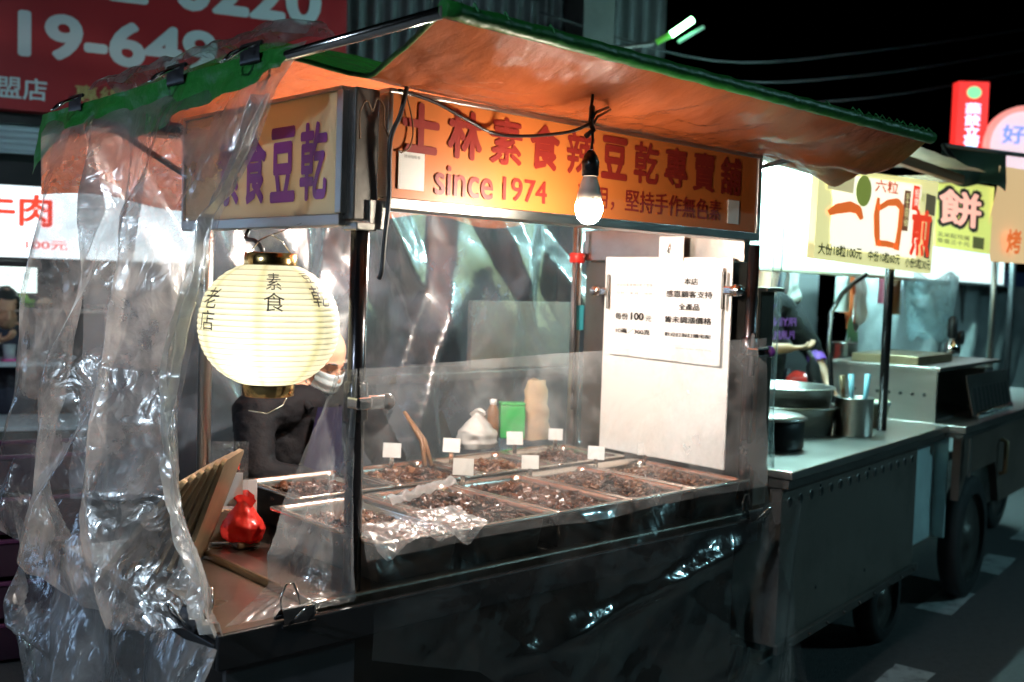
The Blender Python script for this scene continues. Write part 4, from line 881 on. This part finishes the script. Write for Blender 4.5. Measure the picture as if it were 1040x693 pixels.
def wheel(par, x, y, r, w, spokes=0):
    wl = MB().lathe([(r*.72,-w/2),(r*.9,-w/2),(r,-w*.33),(r,w*.33),(r*.9,w/2),(r*.72,w/2),(r*.7,0),(r*.72,-w/2)], 40, (x, y, r), (0,1,0)).build('wheel', 'rubber', par)
    mb = MB(); mb.lathe([(.001,-w*.36),(r*.2,-w*.36),(r*.22,-w*.2),(r*.6,-w*.12),(r*.72,-w*.3),(r*.73,w*.3),(r*.6,w*.12),(.001,w*.12)], 32, (x, y, r), (0,1,0)); mb.build('rim', 'steel_dark', wl)
wheel(c2, 1.30, .07, .205, .1); wheel(c2, .22, .3, .16, .08); wheel(c2, 1.30, .58, .205, .1)
MB().bb(.1, 1.5, .1, .6, .25, .308).build('chassis', 'black', c2)
MB().tube([(1.42,.13,.96),(1.42,.13,2.15)], .021, 14).build('post', 'black_metal', c2)
MB().tube([(.05,.66,.96),(.05,.66,2.2)], .02, 14).build('post', 'steel', c2)
mb = MB(); mb.bb(.3, 2.02, -.02, .02, 2.17, 2.215, .004); mb.bb(.3, 2.02, .9, .94, 2.2, 2.245, .004); mb.bb(.3,.34,.02,.9,2.18,2.22); mb.bb(1.98,2.02,.02,.9,2.18,2.22); mb.build('roof_frame', 'wood', c2)
MB().sheet(lambda u, v: (lerp(.25, 2.1, u), lerp(-.1, .96, v), 2.235 + .05*sin(pi*v) + .01*noise.noise(V((u*8, v*6, 1)))), 30, 16).build('roof', pmat('brown_tarp', (.12,.07,.04), .5, 0, .3), c2)
M['tube_cool'] = emat('cool_tube', (.52, 1., 1.), 230)
def tube_lamp(label, a, b_, mat, r=.014, th=thing, **k):
    t = th('tube_lamp', label, 'lamp', **k); a, b_ = V(a), V(b_); MB().tube([a, b_], r, 12).build('tube', mat, t); d = (b_-a); 
    MB().tube([a + V((0,0,.028)) - d*.02, b_ + V((0,0,.028)) + d*.02], .016, 4).build('housing', 'board', t); return t
tube_lamp('cool white tube lamp under the roof of the second cart', (.55,.5,2.14), (1.75,.5,2.14), 'tube_cool', th=th2)
# glowing signs of the second stall
t = th2('glowing_panel', 'long blank glowing white panel behind the yellow price sign', 'lit panel')
M['panel_glow'] = emat('panel_glow', (.76, 1., .98), .9)  # tube light on the white panel put in as its own glow
MB().bb(1.03, 5.4, .56, .66, 1.715, 2.21).build('panel', 'panel_glow', t)
mb = MB(); mb.bb(1.02, 5.4, .55, .67, 2.21, 2.225); mb.bb(1.02, 5.4, .552, .668, 1.70, 1.715); mb.build('frame', 'board', t)
bl, br, tr, tl = (.406,.09,1.738), (1.916,.09,1.717), (1.964,.09,2.18), (.42,.09,2.098)
t = th2('price_sign', 'pale yellow glowing sign with big orange one bite lettering and green prices', 'sign')
M['sign_yellow'] = emat('sign_yellow_glow', (.93,.90,.42), .5); M['s_orange'] = emat('orange_letter_glow', (.85,.17,.03), .5); M['s_red'] = emat('red_letter_glow', (.8,.04,.015), .6); M['s_green'] = pmat('dark_green_ink', (.02,.09,.01), .5); M['s_brown'] = emat('brown_letter_glow', (.5,.08,.03), .5)
M['sign_pale'] = emat('sign_pale_glow', (1.,.96,.78), .72)
Q = quad_fn(bl, br, tr, tl, .0)
mb = MB(); V2 = [V(bl), V(br), V(tr), V(tl)]; d_ = V((0,.03,0)); mb.quad(*V2); mb.quad(*[v+d_ for v in V2[::-1]])
for i in range(4): a, b_ = V2[i], V2[(i+1) % 4]; mb.quad(a, a+d_, b_+d_, b_)
mb.build('panel', 'sign_yellow', t)
Qo = quad_fn(bl, br, tr, tl, .003); mb = MB(); mb.sheet(lambda u, v: Qo(.10 + .72*u + .02*noise.noise(V((v*6, 0, 3))), .14 + .80*v), 8, 8); mb.build('pale_patch', 'sign_pale', t)
Qo = quad_fn(bl, br, tr, tl, .006)
def brush(name, pts, rs, mat):
    """a brush stroke on the sign from centre points and half widths"""
    n = 26; P_ = [V((*pw(k/n, [(i/(len(pts)-1), q) for i, q in enumerate(pts)]), 0)) for k in range(n+1)]; w = [pw(k/n, [(i/(len(rs)-1), q) for i, q in enumerate(rs)]) for k in range(n+1)]
    mb = MB(); E_ = []
    for k, p in enumerate(P_):
        d = (P_[min(k+1, n)] - P_[max(k-1, 0)]); d.x *= 1.6; d.normalize(); nn = V((-d.y/1.6, d.x, 0)); E_.append((p + nn*w[k], p - nn*w[k]))
    for (a, b_), (c, d) in zip(E_, E_[1:]): mb.quad(Qo(a.x, a.y), Qo(b_.x, b_.y), Qo(d.x, d.y), Qo(c.x, c.y))
    mb.build(name, mat, t)
brush('lettering', [(.07,.50),(.13,.56),(.22,.60),(.28,.58),(.315,.48)], [.03,.055,.06,.05,.025], 's_orange')
brush('lettering', [(.435,.74),(.43,.55),(.445,.34),(.46,.22)], [.02,.04,.04,.03], 's_orange')
brush('lettering', [(.44,.62),(.52,.70),(.60,.72),(.645,.66),(.64,.45),(.625,.20)], [.03,.035,.045,.04,.035,.04], 's_orange')
brush('lettering', [(.46,.25),(.54,.255),(.63,.24)], [.035,.035,.03], 's_orange')
text('煎', Qo, (.745, .16, .95, .68), 's_red', t, .035)
text('六粒', Qo, (.40, .80, .60, .94), 's_brown', t, .02)
text('大份18粒100元', Qo, (.015, .045, .335, .175), 's_green', t, .03); text('中份10粒60元', Qo, (.385, .045, .665, .165), 's_green', t, .03); text('小份5粒30元', Qo, (.715, .03, .975, .145), 's_green', t, .03)
mb = MB(); mb.quad(Qo(.05,.76), Qo(.235,.745), Qo(.24,.95), Qo(.05,.95)); mb.build('photo_patch', emat('patch_tan', (.6,.55,.3), .5), t)
mb = MB(); c_ = Qo(.315, .79)
vs = [Qo(.315 + .06*cos(2*pi*k/24), .79 + .17*sin(2*pi*k/24)) for k in range(24)]; mb.bm.faces.new([mb.bm.verts.new(v) for v in vs]); mb.build('leaf_patch', emat('patch_green', (.2,.27,.05), .5), t)
mb = MB(); mb.quad(Qo(.655,.42), Qo(.715,.42), Qo(.72,.86), Qo(.66,.86)); mb.build('strip_patch', emat('patch_dark', (.16,.06,.03), .5), t)
text('手工現做', quad_fn(bl, br, tr, tl, .009), (.668,.47,.705,.83), 'sign_yellow', t, .0, vertical=True)
mb = MB(); mb.quad(Qo(.735,.66), Qo(.80,.65), Qo(.805,.92), Qo(.74,.93)); mb.build('red_patch', 's_red', t); text('招牌', quad_fn(bl, br, tr, tl, .009), (.752,.7,.79,.89), 'sign_pale', t, .0, vertical=True)
mb = MB(); mb.quad(Qo(.87,.64), Qo(.975,.62), Qo(.975,.84), Qo(.87,.86)); mb.quad(Qo(.895,.16), Qo(.955,.15), Qo(.96,.58), Qo(.9,.6)); mb.build('dark_patch', emat('patch_black', (.07,.07,.045), .5), t)
text('冰火', Qo, (.825,.76,.86,.87), 's_green', t, 0)
# bing sign and awning (world space)
t = thing('hanging_sign', 'yellow green sign with a red outlined cake character beside the price sign', 'sign')
q4 = ((4.057,.516,1.874), (4.271,.317,1.841), (4.295,.321,2.20), (4.06,.538,2.244))
mb = MB(); qv = [V(x) for x in q4]; dd = V((.02,.022,0)); mb.quad(*qv); mb.quad(*[v+dd for v in qv[::-1]])
for i in range(4): a, b_ = qv[i], qv[(i+1) % 4]; mb.quad(a, a+dd, b_+dd, b_)
mb.build('panel', emat('sign_olive', (.62,.6,.16), .5), t)
text('餅', quad_fn(*q4, .002), (.0, .28, .86, .92), 'ink_black', t, .075); text('餅', quad_fn(*q4, .005), (.06, .34, .80, .86), emat('cake_pink', (.75,.35,.28), .7), t, .03)
text('玉米起司蛋', quad_fn(*q4, .003), (.03, .15, .62, .215), 'ink_black', t, 0); text('蔥蛋三十元', quad_fn(*q4, .003), (.03, .06, .62, .125), 'ink_black', t, 0)
mb = MB(); qf = quad_fn(*q4, .003); mb.quad(qf(.68,.05), qf(.88,.05), qf(.88,.22), qf(.68,.22)); mb.build('dark_patch', emat('patch_black2', (.08,.08,.03), .5), t)
t = thing('awning', 'dark green black awning flap above the yellow green sign', 'awning')
MB().sheet(lambda u, v: V((4.04,.5,2.40)).lerp(V((4.30,.27,2.37)), u) + V((0, 0, -(.155 + .05*u + .03*sin(u*6))*v)) + V((.015,.017,0))*sin(u*9+v*3)*v, 24, 10).build('flap', pmat('dark_awning', (.012,.03,.015), .6), t)
MB().tube([V((3.55,.2,2.26)), V((4.05,.5,2.41)), V((4.4,.2,2.37))], .012).build('bar', 'steel_dark', t)
t = thing('side_banner', 'tan banner with orange print at the right edge of the street', 'banner')
MB().sheet(lambda u, v: (lerp(4.27, 4.9, u), .31 - .1*u + .02*sin(v*5), lerp(1.80, 2.31, v)), 10, 12).build('sheet', emat('banner_tan', (.75,.5,.25), .55), t)
text('烤', lambda u, v: V((4.36 + .3*u, .29 - .1*u, 1.83 + .4*v)), (.1, 0.05, .45, .38), 's_orange', t, .03)

# things on the second counter
def lathe2(name, prof, c, mat, par, n=28): return MB().lathe(prof, n, c).build(name, mat, par)
t = th2('cutlery_can', 'steel can holding cutlery at the front of the second counter', 'can')
lathe2('body', [(.001,0),(.083,0),(.086,.004),(.086,.165),(.09,.169),(.088,.173),(.083,.17),(.083,.01),(.001,.008)], (1.15,.17,.962), 'steel', t)
for lab, x, y, tx, ty, mat in (('wooden spatula handle leaning in the steel can', 1.12, .18, -.03, .03, 'trayedge'), ('pale blue tongs handle upright in the steel can', 1.16, .17, .02, .03, 'bluegrip'), ('pale blue tongs handle leaning right in the steel can', 1.18, .15, .075, -.0, 'bluegrip')):
    if 'bluegrip' not in M: M['bluegrip'] = pmat('pale_blue_plastic', (.3,.62,.72), .35)
    o = MB(); o.tube([(x, y, .985), (x+tx*.8, y+ty*.8, 1.15), (x+tx, y+ty, 1.235)], [.008,.011,.014], 10); solo2(o.build('utensil', mat), lab, 'utensil')
t = th2('lidded_pot', 'black pot with a pale steel lid at the left end of the second counter', 'pot')
lathe2('body', [(.001,0),(.15,0),(.155,.01),(.155,.115),(.15,.12),(.001,.12)], (.50,.30,.962), 'black', t, 36); lathe2('lid', [(.001,.152),(.06,.15),(.14,.138),(.166,.126),(.166,.119),(.155,.119)], (.50,.30,.962), 'steel', t, 36)
for k, (lab, z, r) in enumerate((('large steel basin on the second counter behind the can', .962, .25), ('steel basin stacked inside the large basin', 1.045, .23))):
    o = lathe2('basin', [(.001,.004),(r*.86,.004),(r*.9,.0),(r*.97,.12),(r,.125),(r*1.03,.123),(r*1.0,.13),(r*.95,.125),(r*.86,.012),(.001,.01)], (1.02,.46,z), 'steel', None, 44); solo2(o, lab, 'basin')
t = th2('plastic_tub', 'pale yellow ribbed plastic tub beside the counter post', 'tub')
lathe2('body', [(.001,0),(.052,0),(.066,.12),(.069,.125),(.066,.13),(.06,.12),(.001,.118)], (1.52,.2,.962), pmat('yellow_tub', (.62,.6,.38), .45), t); lathe2('rim', [(.066,.108),(.072,.11),(.072,.126),(.066,.128)], (1.52,.2,.962), 'paper', t)
o = MB().lathe([(.001,0),(.03,0),(.032,.01),(.032,.11),(.014,.15),(.014,.17),(.001,.17)], 18, (1.42,.55,.962)).build('water_bottle', pmat('milky_plastic', (.6,.72,.75), .2, trans=.3)); solo2(o, 'small milky plastic bottle behind the steel basins', 'bottle')
o = MB().lathe([(.001,0),(.028,0),(.03,.01),(.03,.09),(.012,.13),(.012,.15),(.001,.15)], 18, (1.62,.6,.962)).build('sauce_bottle', 'red_bag'); solo2(o, 'small red sauce bottle near the cook', 'bottle')
# cook in black shirt
def l2(*p): return L2(*p)
fw2 = R2 @ V((-.35, -1, 0))
B = person('cook in black shirt with purple print holding a black bottle at the second cart', l2(1.78,.84,1.83), fw2, .3, l2(1.75,.93,1.32), l2(1.75,.97,.98), l2(1.56,.92,1.52), l2(1.95,.90,1.52), l2(1.48,.80,1.30), l2(1.64,.70,1.31), l2(2.06,.76,1.30), l2(1.98,.62,1.13), 'jacket', arms_bare=True, hair='ink_black')
p = B[0]; sd = B[6]; f = B[7]
M['purple'] = pmat('purple_cloth', (.2,.06,.42), .6)
def prn(u, v): return B[4] + sd*-1*(u*1.) + f*(.168 - .25*u*u) + V((0,0,v))
text('FRYING', lambda u, v: prn(u, v), (-.11,.10,.11,.145), 'purple', p, .03, sub=1); text('PURPLE', lambda u, v: prn(u, v), (-.10,.03,.10,.075), 'purple', p, .03, sub=1)
mb = MB(); mb.tube([B[3] + f*.08 + V((0,0,-.03)), B[3] + sd*.08, B[3] - f*.08 + V((0,0,.02)), B[3] - sd*.08, B[3] + f*.08 + V((0,0,-.03))], .015, 8); mb.build('collar', 'purple', p)
mb = MB(); a, b_ = V(l2(2.06,.76,1.30)), V(l2(1.98,.62,1.13)); mb.tube([a.lerp(b_, .25), a.lerp(b_, .5)], .05, 14, False); mb.build('cuff', 'purple', p)
mb = MB(); mb.tube([V(l2(2.0,.86,1.5)), a, a.lerp(b_, .3)], [.068,.055,.05], 14); mb.build('sleeve', 'jacket', p)
o = MB(); o.tube([l2(1.69,.62,1.30), l2(1.70,.6,1.26), l2(1.715,.6,1.22), l2(1.76,.59,1.07)], [.012,.014,.034,.04], 14); tag(o.build('squeeze_bottle', 'black'), 'black squeeze bottle held by the cook', 'bottle')
# hanging cloths, hose, dark stuff behind the cook
def cloth2(label, x, y, z0, z1, w, col, ph):
    o = MB(); o.sheet(lambda u, v: (x + w*(u-.5)*(.5+.5*v) , y + .03*sin(u*9+ph) + .02*noise.noise(V((u*4, v*4, ph))), lerp(z1, z0 + .05*sin(u*5+ph), v)), 16, 18); solo2(o.build('hanging_cloth', pmat('cloth_'+str(ph), col, .8, 0, .2, 12, .3)), label, 'cloth')
cloth2('orange cloth hanging beside the counter post', 2.72, .8, 1.44, 1.74, .16, (.75,.17,.05), 1); cloth2('white cloth hanging just right of the orange cloth', 2.92, .82, 1.42, 1.73, .2, (.65,.65,.62), 2)
cloth2('red cloth hanging above the cook', 1.83, 1.0, 1.57, 1.76, .2, (.6,.05,.04), 3); cloth2('pale grey cloth hanging behind the cook near the white panel', 2.08, .9, 1.5, 1.76, .22, (.45,.45,.42), 4)
cloth2('dark blue cloth hanging in the dark behind the cook', 2.75, 1.3, 1.15, 1.7, .3, (.03,.05,.12), 5)
o = MB(); o.tube([(1.55,.42,1.02), (1.66,.5,1.35), (1.72,.52,1.5), (1.86,.52,1.6), (2.02,.52,1.66), (2.15,.5,1.71)], .013, 12); solo2(o.build('pipe', 'black_metal'), 'curved grey pipe rising beside the cook to the white panel', 'pipe')
t = th2('back_shelf', 'dark rack of the stall behind the cook', 'rack')
MB().bb(1.4, 4.6, 1.75, 1.8, 0, 2.0).build('back_wall', 'shop_dark', t)
mb = MB(); mb.bb(1.9, 3.6, 1.35, 1.74, .93, .96); mb.bb(1.9, 3.6, 1.4, 1.74, 1.3, 1.32); mb.build('shelf_board', 'steel_dark', t)
for k in range(16):
    x = 2.0 + k*.1; z = .962 if k % 2 else 1.322; h = random.uniform(.1, .2); col = random.choice([(.5,.06,.03), (.03,.03,.04), (.4,.4,.38), (.05,.15,.3), (.35,.16,.05), (.5,.42,.3)])
    o = MB(); o.lathe([(.001,0),(.038,0),(.042,.01),(.042,h*.7),(.02,h*.9),(.02,h),(.001,h)], 14, (x, 1.5, z)); solo2(o.build('jar', pmat('jar_paint', col, .35)), ('dark ' if max(col) < .1 else 'coloured ') + f'jar standing on the ' + ('lower' if k % 2 else 'upper') + ' shelf of the rack behind the cook', 'jar', 'jars on the rack behind the cook')
o = MB(); o.ico((2.35,.95,1.06), .09, 3, (1.2,.9,.75), None, .35); solo2(o.build('red_bundle', 'red_bag'), 'red bundle lying behind the counter beside the cook', 'bundle')
for lab, x, z0, z1, w, col in (('small white plastic bag hanging under the glowing panel beside the green bag', 2.34, 1.50, 1.70, .12, (.6,.62,.6)), ('small pink plastic bag hanging under the glowing panel', 3.06, 1.55, 1.71, .10, (.7,.2,.3)), ('brown hanging pouch left of the crinkled clear bag', 3.24, 1.48, 1.71, .11, (.25,.12,.05))):
    o = MB(); o.sheet(lambda u, v: (x + w*.5*cos(2*pi*u)*(.35+.65*v**.6)*(1+.2*noise.noise(V((u*7, v*5, x)))), .7 + .04*sin(2*pi*u), lerp(z1, z0, v)), 24, 14); solo2(o.build('hanging_bag', pmat('bagcol_%d' % int(x*100), col, .35, 0, .2, 9, .4, 25, trans=.3)), lab, 'bag')
t = th2('hanging_pot', 'small steel pot hanging on the rail beside the orange cloth', 'pot'); lathe2('body', [(.001,0),(.07,0),(.075,.01),(.075,.13),(.08,.132),(.075,.14),(.068,.13),(.001,.02)], (2.55,.75,1.18), 'steel', t); MB().tube([(2.62,.75,1.29), (2.66,.75,1.42), (2.68,.75,1.6)], .006).build('handle', 'steel', t)
o = MB(); o.sheet(lambda u, v: (2.5 + .18*u, .72, 1.30 + .12*v + .05*sin(u*6)), 8, 6); solo2(o.build('green_bag', pmat('mint_plastic', (.3,.7,.45), .3, trans=.3)), 'mint green plastic bag hanging above the small steel pot', 'bag')

# ================================================================== THIRD CART
c3 = th2('food_cart', 'third steel food cart at the right edge with a big black tyre', 'food cart')
M['teal_light_panel'] = pmat('scuffed_steel_teal_light', (.62,.8,.84), .4, .1, .25, 4, .15, 10, dirt=.3, dirtcol=(.15,.16,.16))  # bare steel, teal lamp light put into its base colour
MB().bb(1.42, 1.938, .03, .045, .385, .89, .003).build('side_panel', 'teal_light_panel', c3); MB().bb(1.94, 1.955, -.034, .62, .385, .90, .003).build('end_panel', 'teal_light_panel', c3)
mb = MB()
for sx in (0,):
    pr = [(1.96,.90),(4.6,.90),(4.6,.46),(2.78,.46),(2.66,.70),(2.08,.70),(1.96,.58)]
    A_ = [mb.bm.verts.new((x, -.09, z)) for x, z in pr]; B_ = [mb.bm.verts.new((x, -.05, z)) for x, z in pr]
    mb.bm.faces.new(A_); mb.bm.faces.new(B_[::-1])
    for i in range(len(pr)): mb.bm.faces.new((A_[i], B_[i], B_[(i+1) % len(pr)], A_[(i+1) % len(pr)]))
mb.build('front_panel', pmat('brown_steel_panel', (.16,.12,.10), .45, .4, .2, 5, .1, dirt=.3), c3)
MB().bb(1.92, 4.7, -.12, .66, .925, .962, .004).build('counter', 'steel', c3)
MB().bb(1.925, 4.7, -.105, .64, .90, .924).build('counter_frame', 'steel_dark', c3)
MB().bb(1.99, 2.03, -.125, -.12, .70, .9, .004).build('latch', 'steel', c3)
mb = MB(); mb.tube([(2.72,-.1,.82), (2.72,-.13,.81), (2.72,-.13,.64), (2.72,-.1,.63)], .014); mb.build('handle', 'trayedge', c3)
wheel(c3, 2.36, -.02, .325, .10); wheel(c3, 2.36, .6, .325, .1); wheel(c3, 4.3, .3, .3, .1)
MB().bb(2.0, 4.6, .1, .55, .34, .46).build('chassis', 'black', c3)
MB().tube([(3.62,.2,.96),(3.62,.2,2.2)], .02).build('post', 'steel', c3)
t = th2('griddle_box', 'big steel griddle box with dark open front on the third counter', 'griddle')
mb = MB(); mb.bb(1.95, 1.965, .04, .60, .962, 1.225, .002); mb.bb(1.965, 3.1, .585, .60, .962, 1.225); mb.bb(1.965, 3.1, .05, .585, .962, .975); mb.bb(2.9, 3.1, .05, .58, .976, 1.2); mb.build('shell', 'steel', t)
mb = MB(); mb.bb(1.93, 3.14, .02, .62, 1.226, 1.245, .003); mb.build('top', 'steel', t); 
mb = MB(); mb.bb(1.99, 2.6, .15, .5, 1.246, 1.29, .004); mb.build('grill_plate', 'trayedge', t)
for k in range(7): MB().lathe([(.001,-.004),(.009,-.004),(.01,0)], 12, (1.95,.1+k*.06,1.1), (1,0,0)).build('vent_hole', 'ink_black', t)
t = th2('vent_tray', 'slotted steel tray leaning against the griddle front', 'tray')
mb = MB(); mb.box((2.75,-.02,1.08), (.85,.012,.22), rotx(-.2), .003); mb.build('plate', 'steel_dark', t)
mb = MB()
for k in range(9): mb.box((2.42+k*.083,-.03,1.05), (.045,.01,.14), rotx(-.2), .003)
mb.build('slot', 'ink_black', t)
mb = MB()
for k in range(9): mb.ico((2.42+k*.083,-.055,.975), .03, 2, (1,.5,.8), None, .5)
mb.build('foil_edge', 'chrome', t)
# crinkled bag, torch, grey plastic backdrop
o = MB(); o.sheet(lambda u, v: (3.5 + (.10+.26*(1-v))*cos(2*pi*u)*(1+.25*noise.noise(V((u*6, v*5, 2)))), .55 + .14*sin(2*pi*u), lerp(1.34, 1.74, 1-v) + .05*noise.noise(V((u*9, v*7, 4)))), 44, 20); solo2(o.build('clear_bag', film('bag_film', .5, .3, bump=.9, scale=12, gloss=2., rough=.12, hcol=(.65,.9,.95))), 'crinkled clear plastic bag hung under the white panel on the right', 'bag')
t = th2('gas_torch', 'small black and chrome torch standing on the griddle', 'torch'); lathe2('body', [(.001,0),(.05,0),(.055,.02),(.05,.07),(.02,.09),(.018,.2),(.001,.2)], (3.3,.35,1.245), 'chrome', t); lathe2('grip', [(.02,.1),(.03,.11),(.03,.22),(.014,.24)], (3.3,.35,1.245), 'black', t); MB().lathe([(.001,-.02),(.045,-.02),(.045,.02),(.001,.02)], 18, (3.40,.33,1.35), (0,1,0)).build('gauge', 'black', t)
def bsheet(u, v): 
    return (lerp(3.4, 8.5, u), .98 + .05*sin(u*30 + 3*v) + .05*ridge((u*12+v*2, v*1.5, 3)), lerp(1.80, .3, v))
o = MB(); o.sheet(bsheet, 160, 40); solo2(o.build('plastic_backdrop', film('backdrop_film', .7, .2, bump=.4, scale=6, gloss=1.2, rough=.15, hcol=(.55,.6,.6))), 'grey milky plastic sheet behind the third cart', 'plastic sheet')
tube_lamp('added hidden tube lamp that brightens the sheet behind the third cart', (3.6,.78,1.98), (6.2,.78,1.98), 'tube_cool', th=th2)  # added tube kept out of sight, lights the grey backdrop
tube_lamp('added hidden tube lamp that brightens the cook at the second cart', (1.3,.78,2.06), (2.2,.78,2.06), 'tube_cool', th=th2)  # added tube behind the panel, there to light the cook
o = MB().bb(4.4, 7.5, .85, 1.1, 1.72, 1.86); solo2(o.build('rolled_tarp', pmat('navy_tarp', (.04,.05,.12), .4)), 'navy rolled tarp below the white panel at far right', 'tarp')

# ================================================================== FAR SIGNS AND LAMPS
t = thing('vertical_sign', 'tall red glowing street sign with pale blue characters and green emblem', 'sign')
M['sign_red_lit'] = emat('red_sign_glow', (.85,.03,.025), .85); M['sign_ltr_lit'] = emat('pale_letter_glow', (.62,.72,1.), 1.1)
bl, br, tl = V((7.435,2.016,2.75)), V((7.627,1.84,2.75)), V((7.43,2.02,3.44)); ux = br-bl
fnv = lambda off: (lambda u, v: bl + ux*u + V((0,0,.69*v)) + V((-.66,-.72,0))*off)
mb = MB(); mb.sheet(lambda u, v: fnv(0)(u, v), 2, 2); g = fnv(-.12)
mb.quad(fnv(0)(0,0), fnv(0)(0,1), g(0,1), g(0,0)); mb.quad(fnv(0)(1,0), g(1,0), g(1,1), fnv(0)(1,1)); mb.quad(fnv(0)(0,1), fnv(0)(1,1), g(1,1), g(0,1)); mb.quad(g(0,0), g(0,1), g(1,1), g(1,0)); mb.quad(fnv(0)(0,0), g(0,0), g(1,0), fnv(0)(1,0)); mb.build('panel', 'sign_red_lit', t)
text('燕餃立蛋店', fnv(.01), (.24, .03, .76, .74), 'sign_ltr_lit', t, .05, vertical=True)
mb = MB(); vs = [fnv(.012)(.5 + .24*cos(2*pi*k/24), .865 + .075*sin(2*pi*k/24)) for k in range(24)]; mb.bm.faces.new([mb.bm.verts.new(v) for v in vs]); mb.build('emblem', emat('green_emblem', (.25,.75,.35), .8), t)
MB().tube([V((7.56,1.96,0)), V((7.56,1.96,3.4))], .04).build('pole', 'black', t)
t = thing('round_sign', 'round pink rimmed glowing sign at the right edge of the picture', 'sign')
rc = V((7.86,1.63,2.9)); nd = V((-.66,-.72,.02)).normalized()
MB().lathe([(.001,.0),(.30,.0)], 40, rc + nd*.03, nd).build('face', emat('round_face', (.75,.55,.6), .8), t); MB().lathe([(.30,-.02),(.30,.05),(.345,.05),(.345,-.02)], 40, rc, nd).build('rim', emat('round_rim', (.85,.3,.26), .8), t)
text('好吃', plane_fn(rc + nd*.04, ux.normalized(), V((0,0,1)), .004), (-.2,.02,.2,.18), emat('blue_letters', (.15,.25,.75), .8), t, .02)
MB().tube([rc - nd*.05 + V((0,0,-2.9)), rc - nd*.05], .03).build('pole', 'black', t)
t = thing('street_lamp', 'green white glowing tube lamp high above the dark street', 'street lamp')
a, b_ = V((4.235,2.545,3.33)), V((4.345,2.45,3.437)); MB().tube([a, b_], .022, 12).build('tube', emat('green_tube_glow', (.35,1.,.5), 14), t)
MB().tube([V((4.165,2.61,3.275)), a], .02, 10).build('cap', emat('green_dim', (.1,.45,.05), .35), t)
MB().tube([V((4.30,2.53,3.29)), V((4.43,2.42,3.40))], .012, 8).build('reflector', emat('tube_dim', (.2,.5,.35), .45), t)
MB().tube([V((4.15,2.62,3.27)), V((3.9,3.1,3.22)), V((3.75,3.55,3.15))], .018, 8).build('arm', 'steel_dark', t)
for k in range(3): wire(['upper', 'middle', 'lower'][k] + ' thin overhead cable crossing the dark sky', [(3.8, 3.4, 3.3+.12*k), (5.2, 2.9, 3.08+.14*k), (7, 2.6, 3.3+.2*k), (9.5, 2.2, 3.9+.2*k)], .008)
# diners at the left shop
person('diner in dark jacket seated at the left shop table holding a cup', F(-.44,1.345,-.22), FN*.9 + FD*.3, .45, F(-.40,1.02,-.45), F(-.40,.75,-.5), F(-.60,1.19,-.4), F(-.22,1.19,-.42), F(-.62,1.07,-.18), F(-.47,1.14,-.05), F(-.14,1.08,-.2), F(-.27,1.2,-.08), pmat('navy_jacket', (.03,.035,.06), .7), hair='ink_black', legs=False)
t = thing('cup', 'clear cup with pink base on the left shop table', 'cup'); MB().lathe([(.001,0),(.03,0),(.038,.1),(.036,.1),(.028,.006)], 18, F(-.40,1.03,.02)).build('body', pmat('milky_cup', (.55,.6,.65), .2, trans=.4), t); MB().lathe([(.0,0),(.045,.0),(.05,.012),(.0,.014)], 18, F(-.40,1.03,.02)).build('base', pmat('pink_plastic', (.75,.12,.4), .4), t)
t = thing('stool', 'dark stool under the left shop table', 'stool'); 
mb = MB(); fbox(mb, -.56, -.24, .6, .64, -.66, -.36, .01); mb.build('seat', 'wood', t)
for a_ in (-.54, -.29):
    for w_ in (-.64, -.41): mb = MB(); fbox(mb, a_, a_+.03, 0, .6, w_, w_+.03); mb.build('leg', 'steel_dark', t)

def lamp_post(label, loc, rz, strength, h=4.1, col=(.72,.88,1.)):
    t = thing('street_lamp', label, 'street lamp', loc, rz)
    MB().tube([(0,0,0),(0,0,h-.4),(.15,0,h-.1),(.7,0,h)], [.06,.05,.04,.03], 12).build('pole', 'steel_dark', t)
    MB().box((1.0,0,h+.02), (.7,.3,.08), roty(.5), .03).build('housing', 'steel_dark', t)
    MB().lathe([(.001,-.10),(.07,-.085),(.12,-.04),(.135,0.)], 24, (1.0-.03,0,h-.025), V((-.48,0,.88))).build('diffuser', emat('lamp_cool_%d' % strength, col, strength), t)
lamp_post('tall street lamp with a cool white head beyond the left end of the cart', (-6.2,-1.4,0), .12, 1150, 4.1, (.66,.84,1.))
lamp_post('added unseen tall lamp on the right that brightens the road and cart fronts', (7.6,-5.2,0), 2.3, 560, 4.6, (.40,.88,1.))  # added lamp out of view, lifts the dark lower right
# ================================================================== put every thing's Empty at its base
bpy.context.view_layer.update()
for o in list(bpy.data.objects):
    if o.type == 'EMPTY' and o.parent is None and o.children:
        pts = [Matrix(ch.matrix_basis) @ V(c) for ch in o.children if ch.type == 'MESH' for c in ch.bound_box]
        lo = V([min(p[i] for p in pts) for i in range(3)]); hi = V([max(p[i] for p in pts) for i in range(3)])
        base = V(((lo.x+hi.x)/2, (lo.y+hi.y)/2, lo.z)); mw = o.matrix_basis.copy()
        o.location = mw @ base
        for ch in o.children: ch.location = ch.location - base
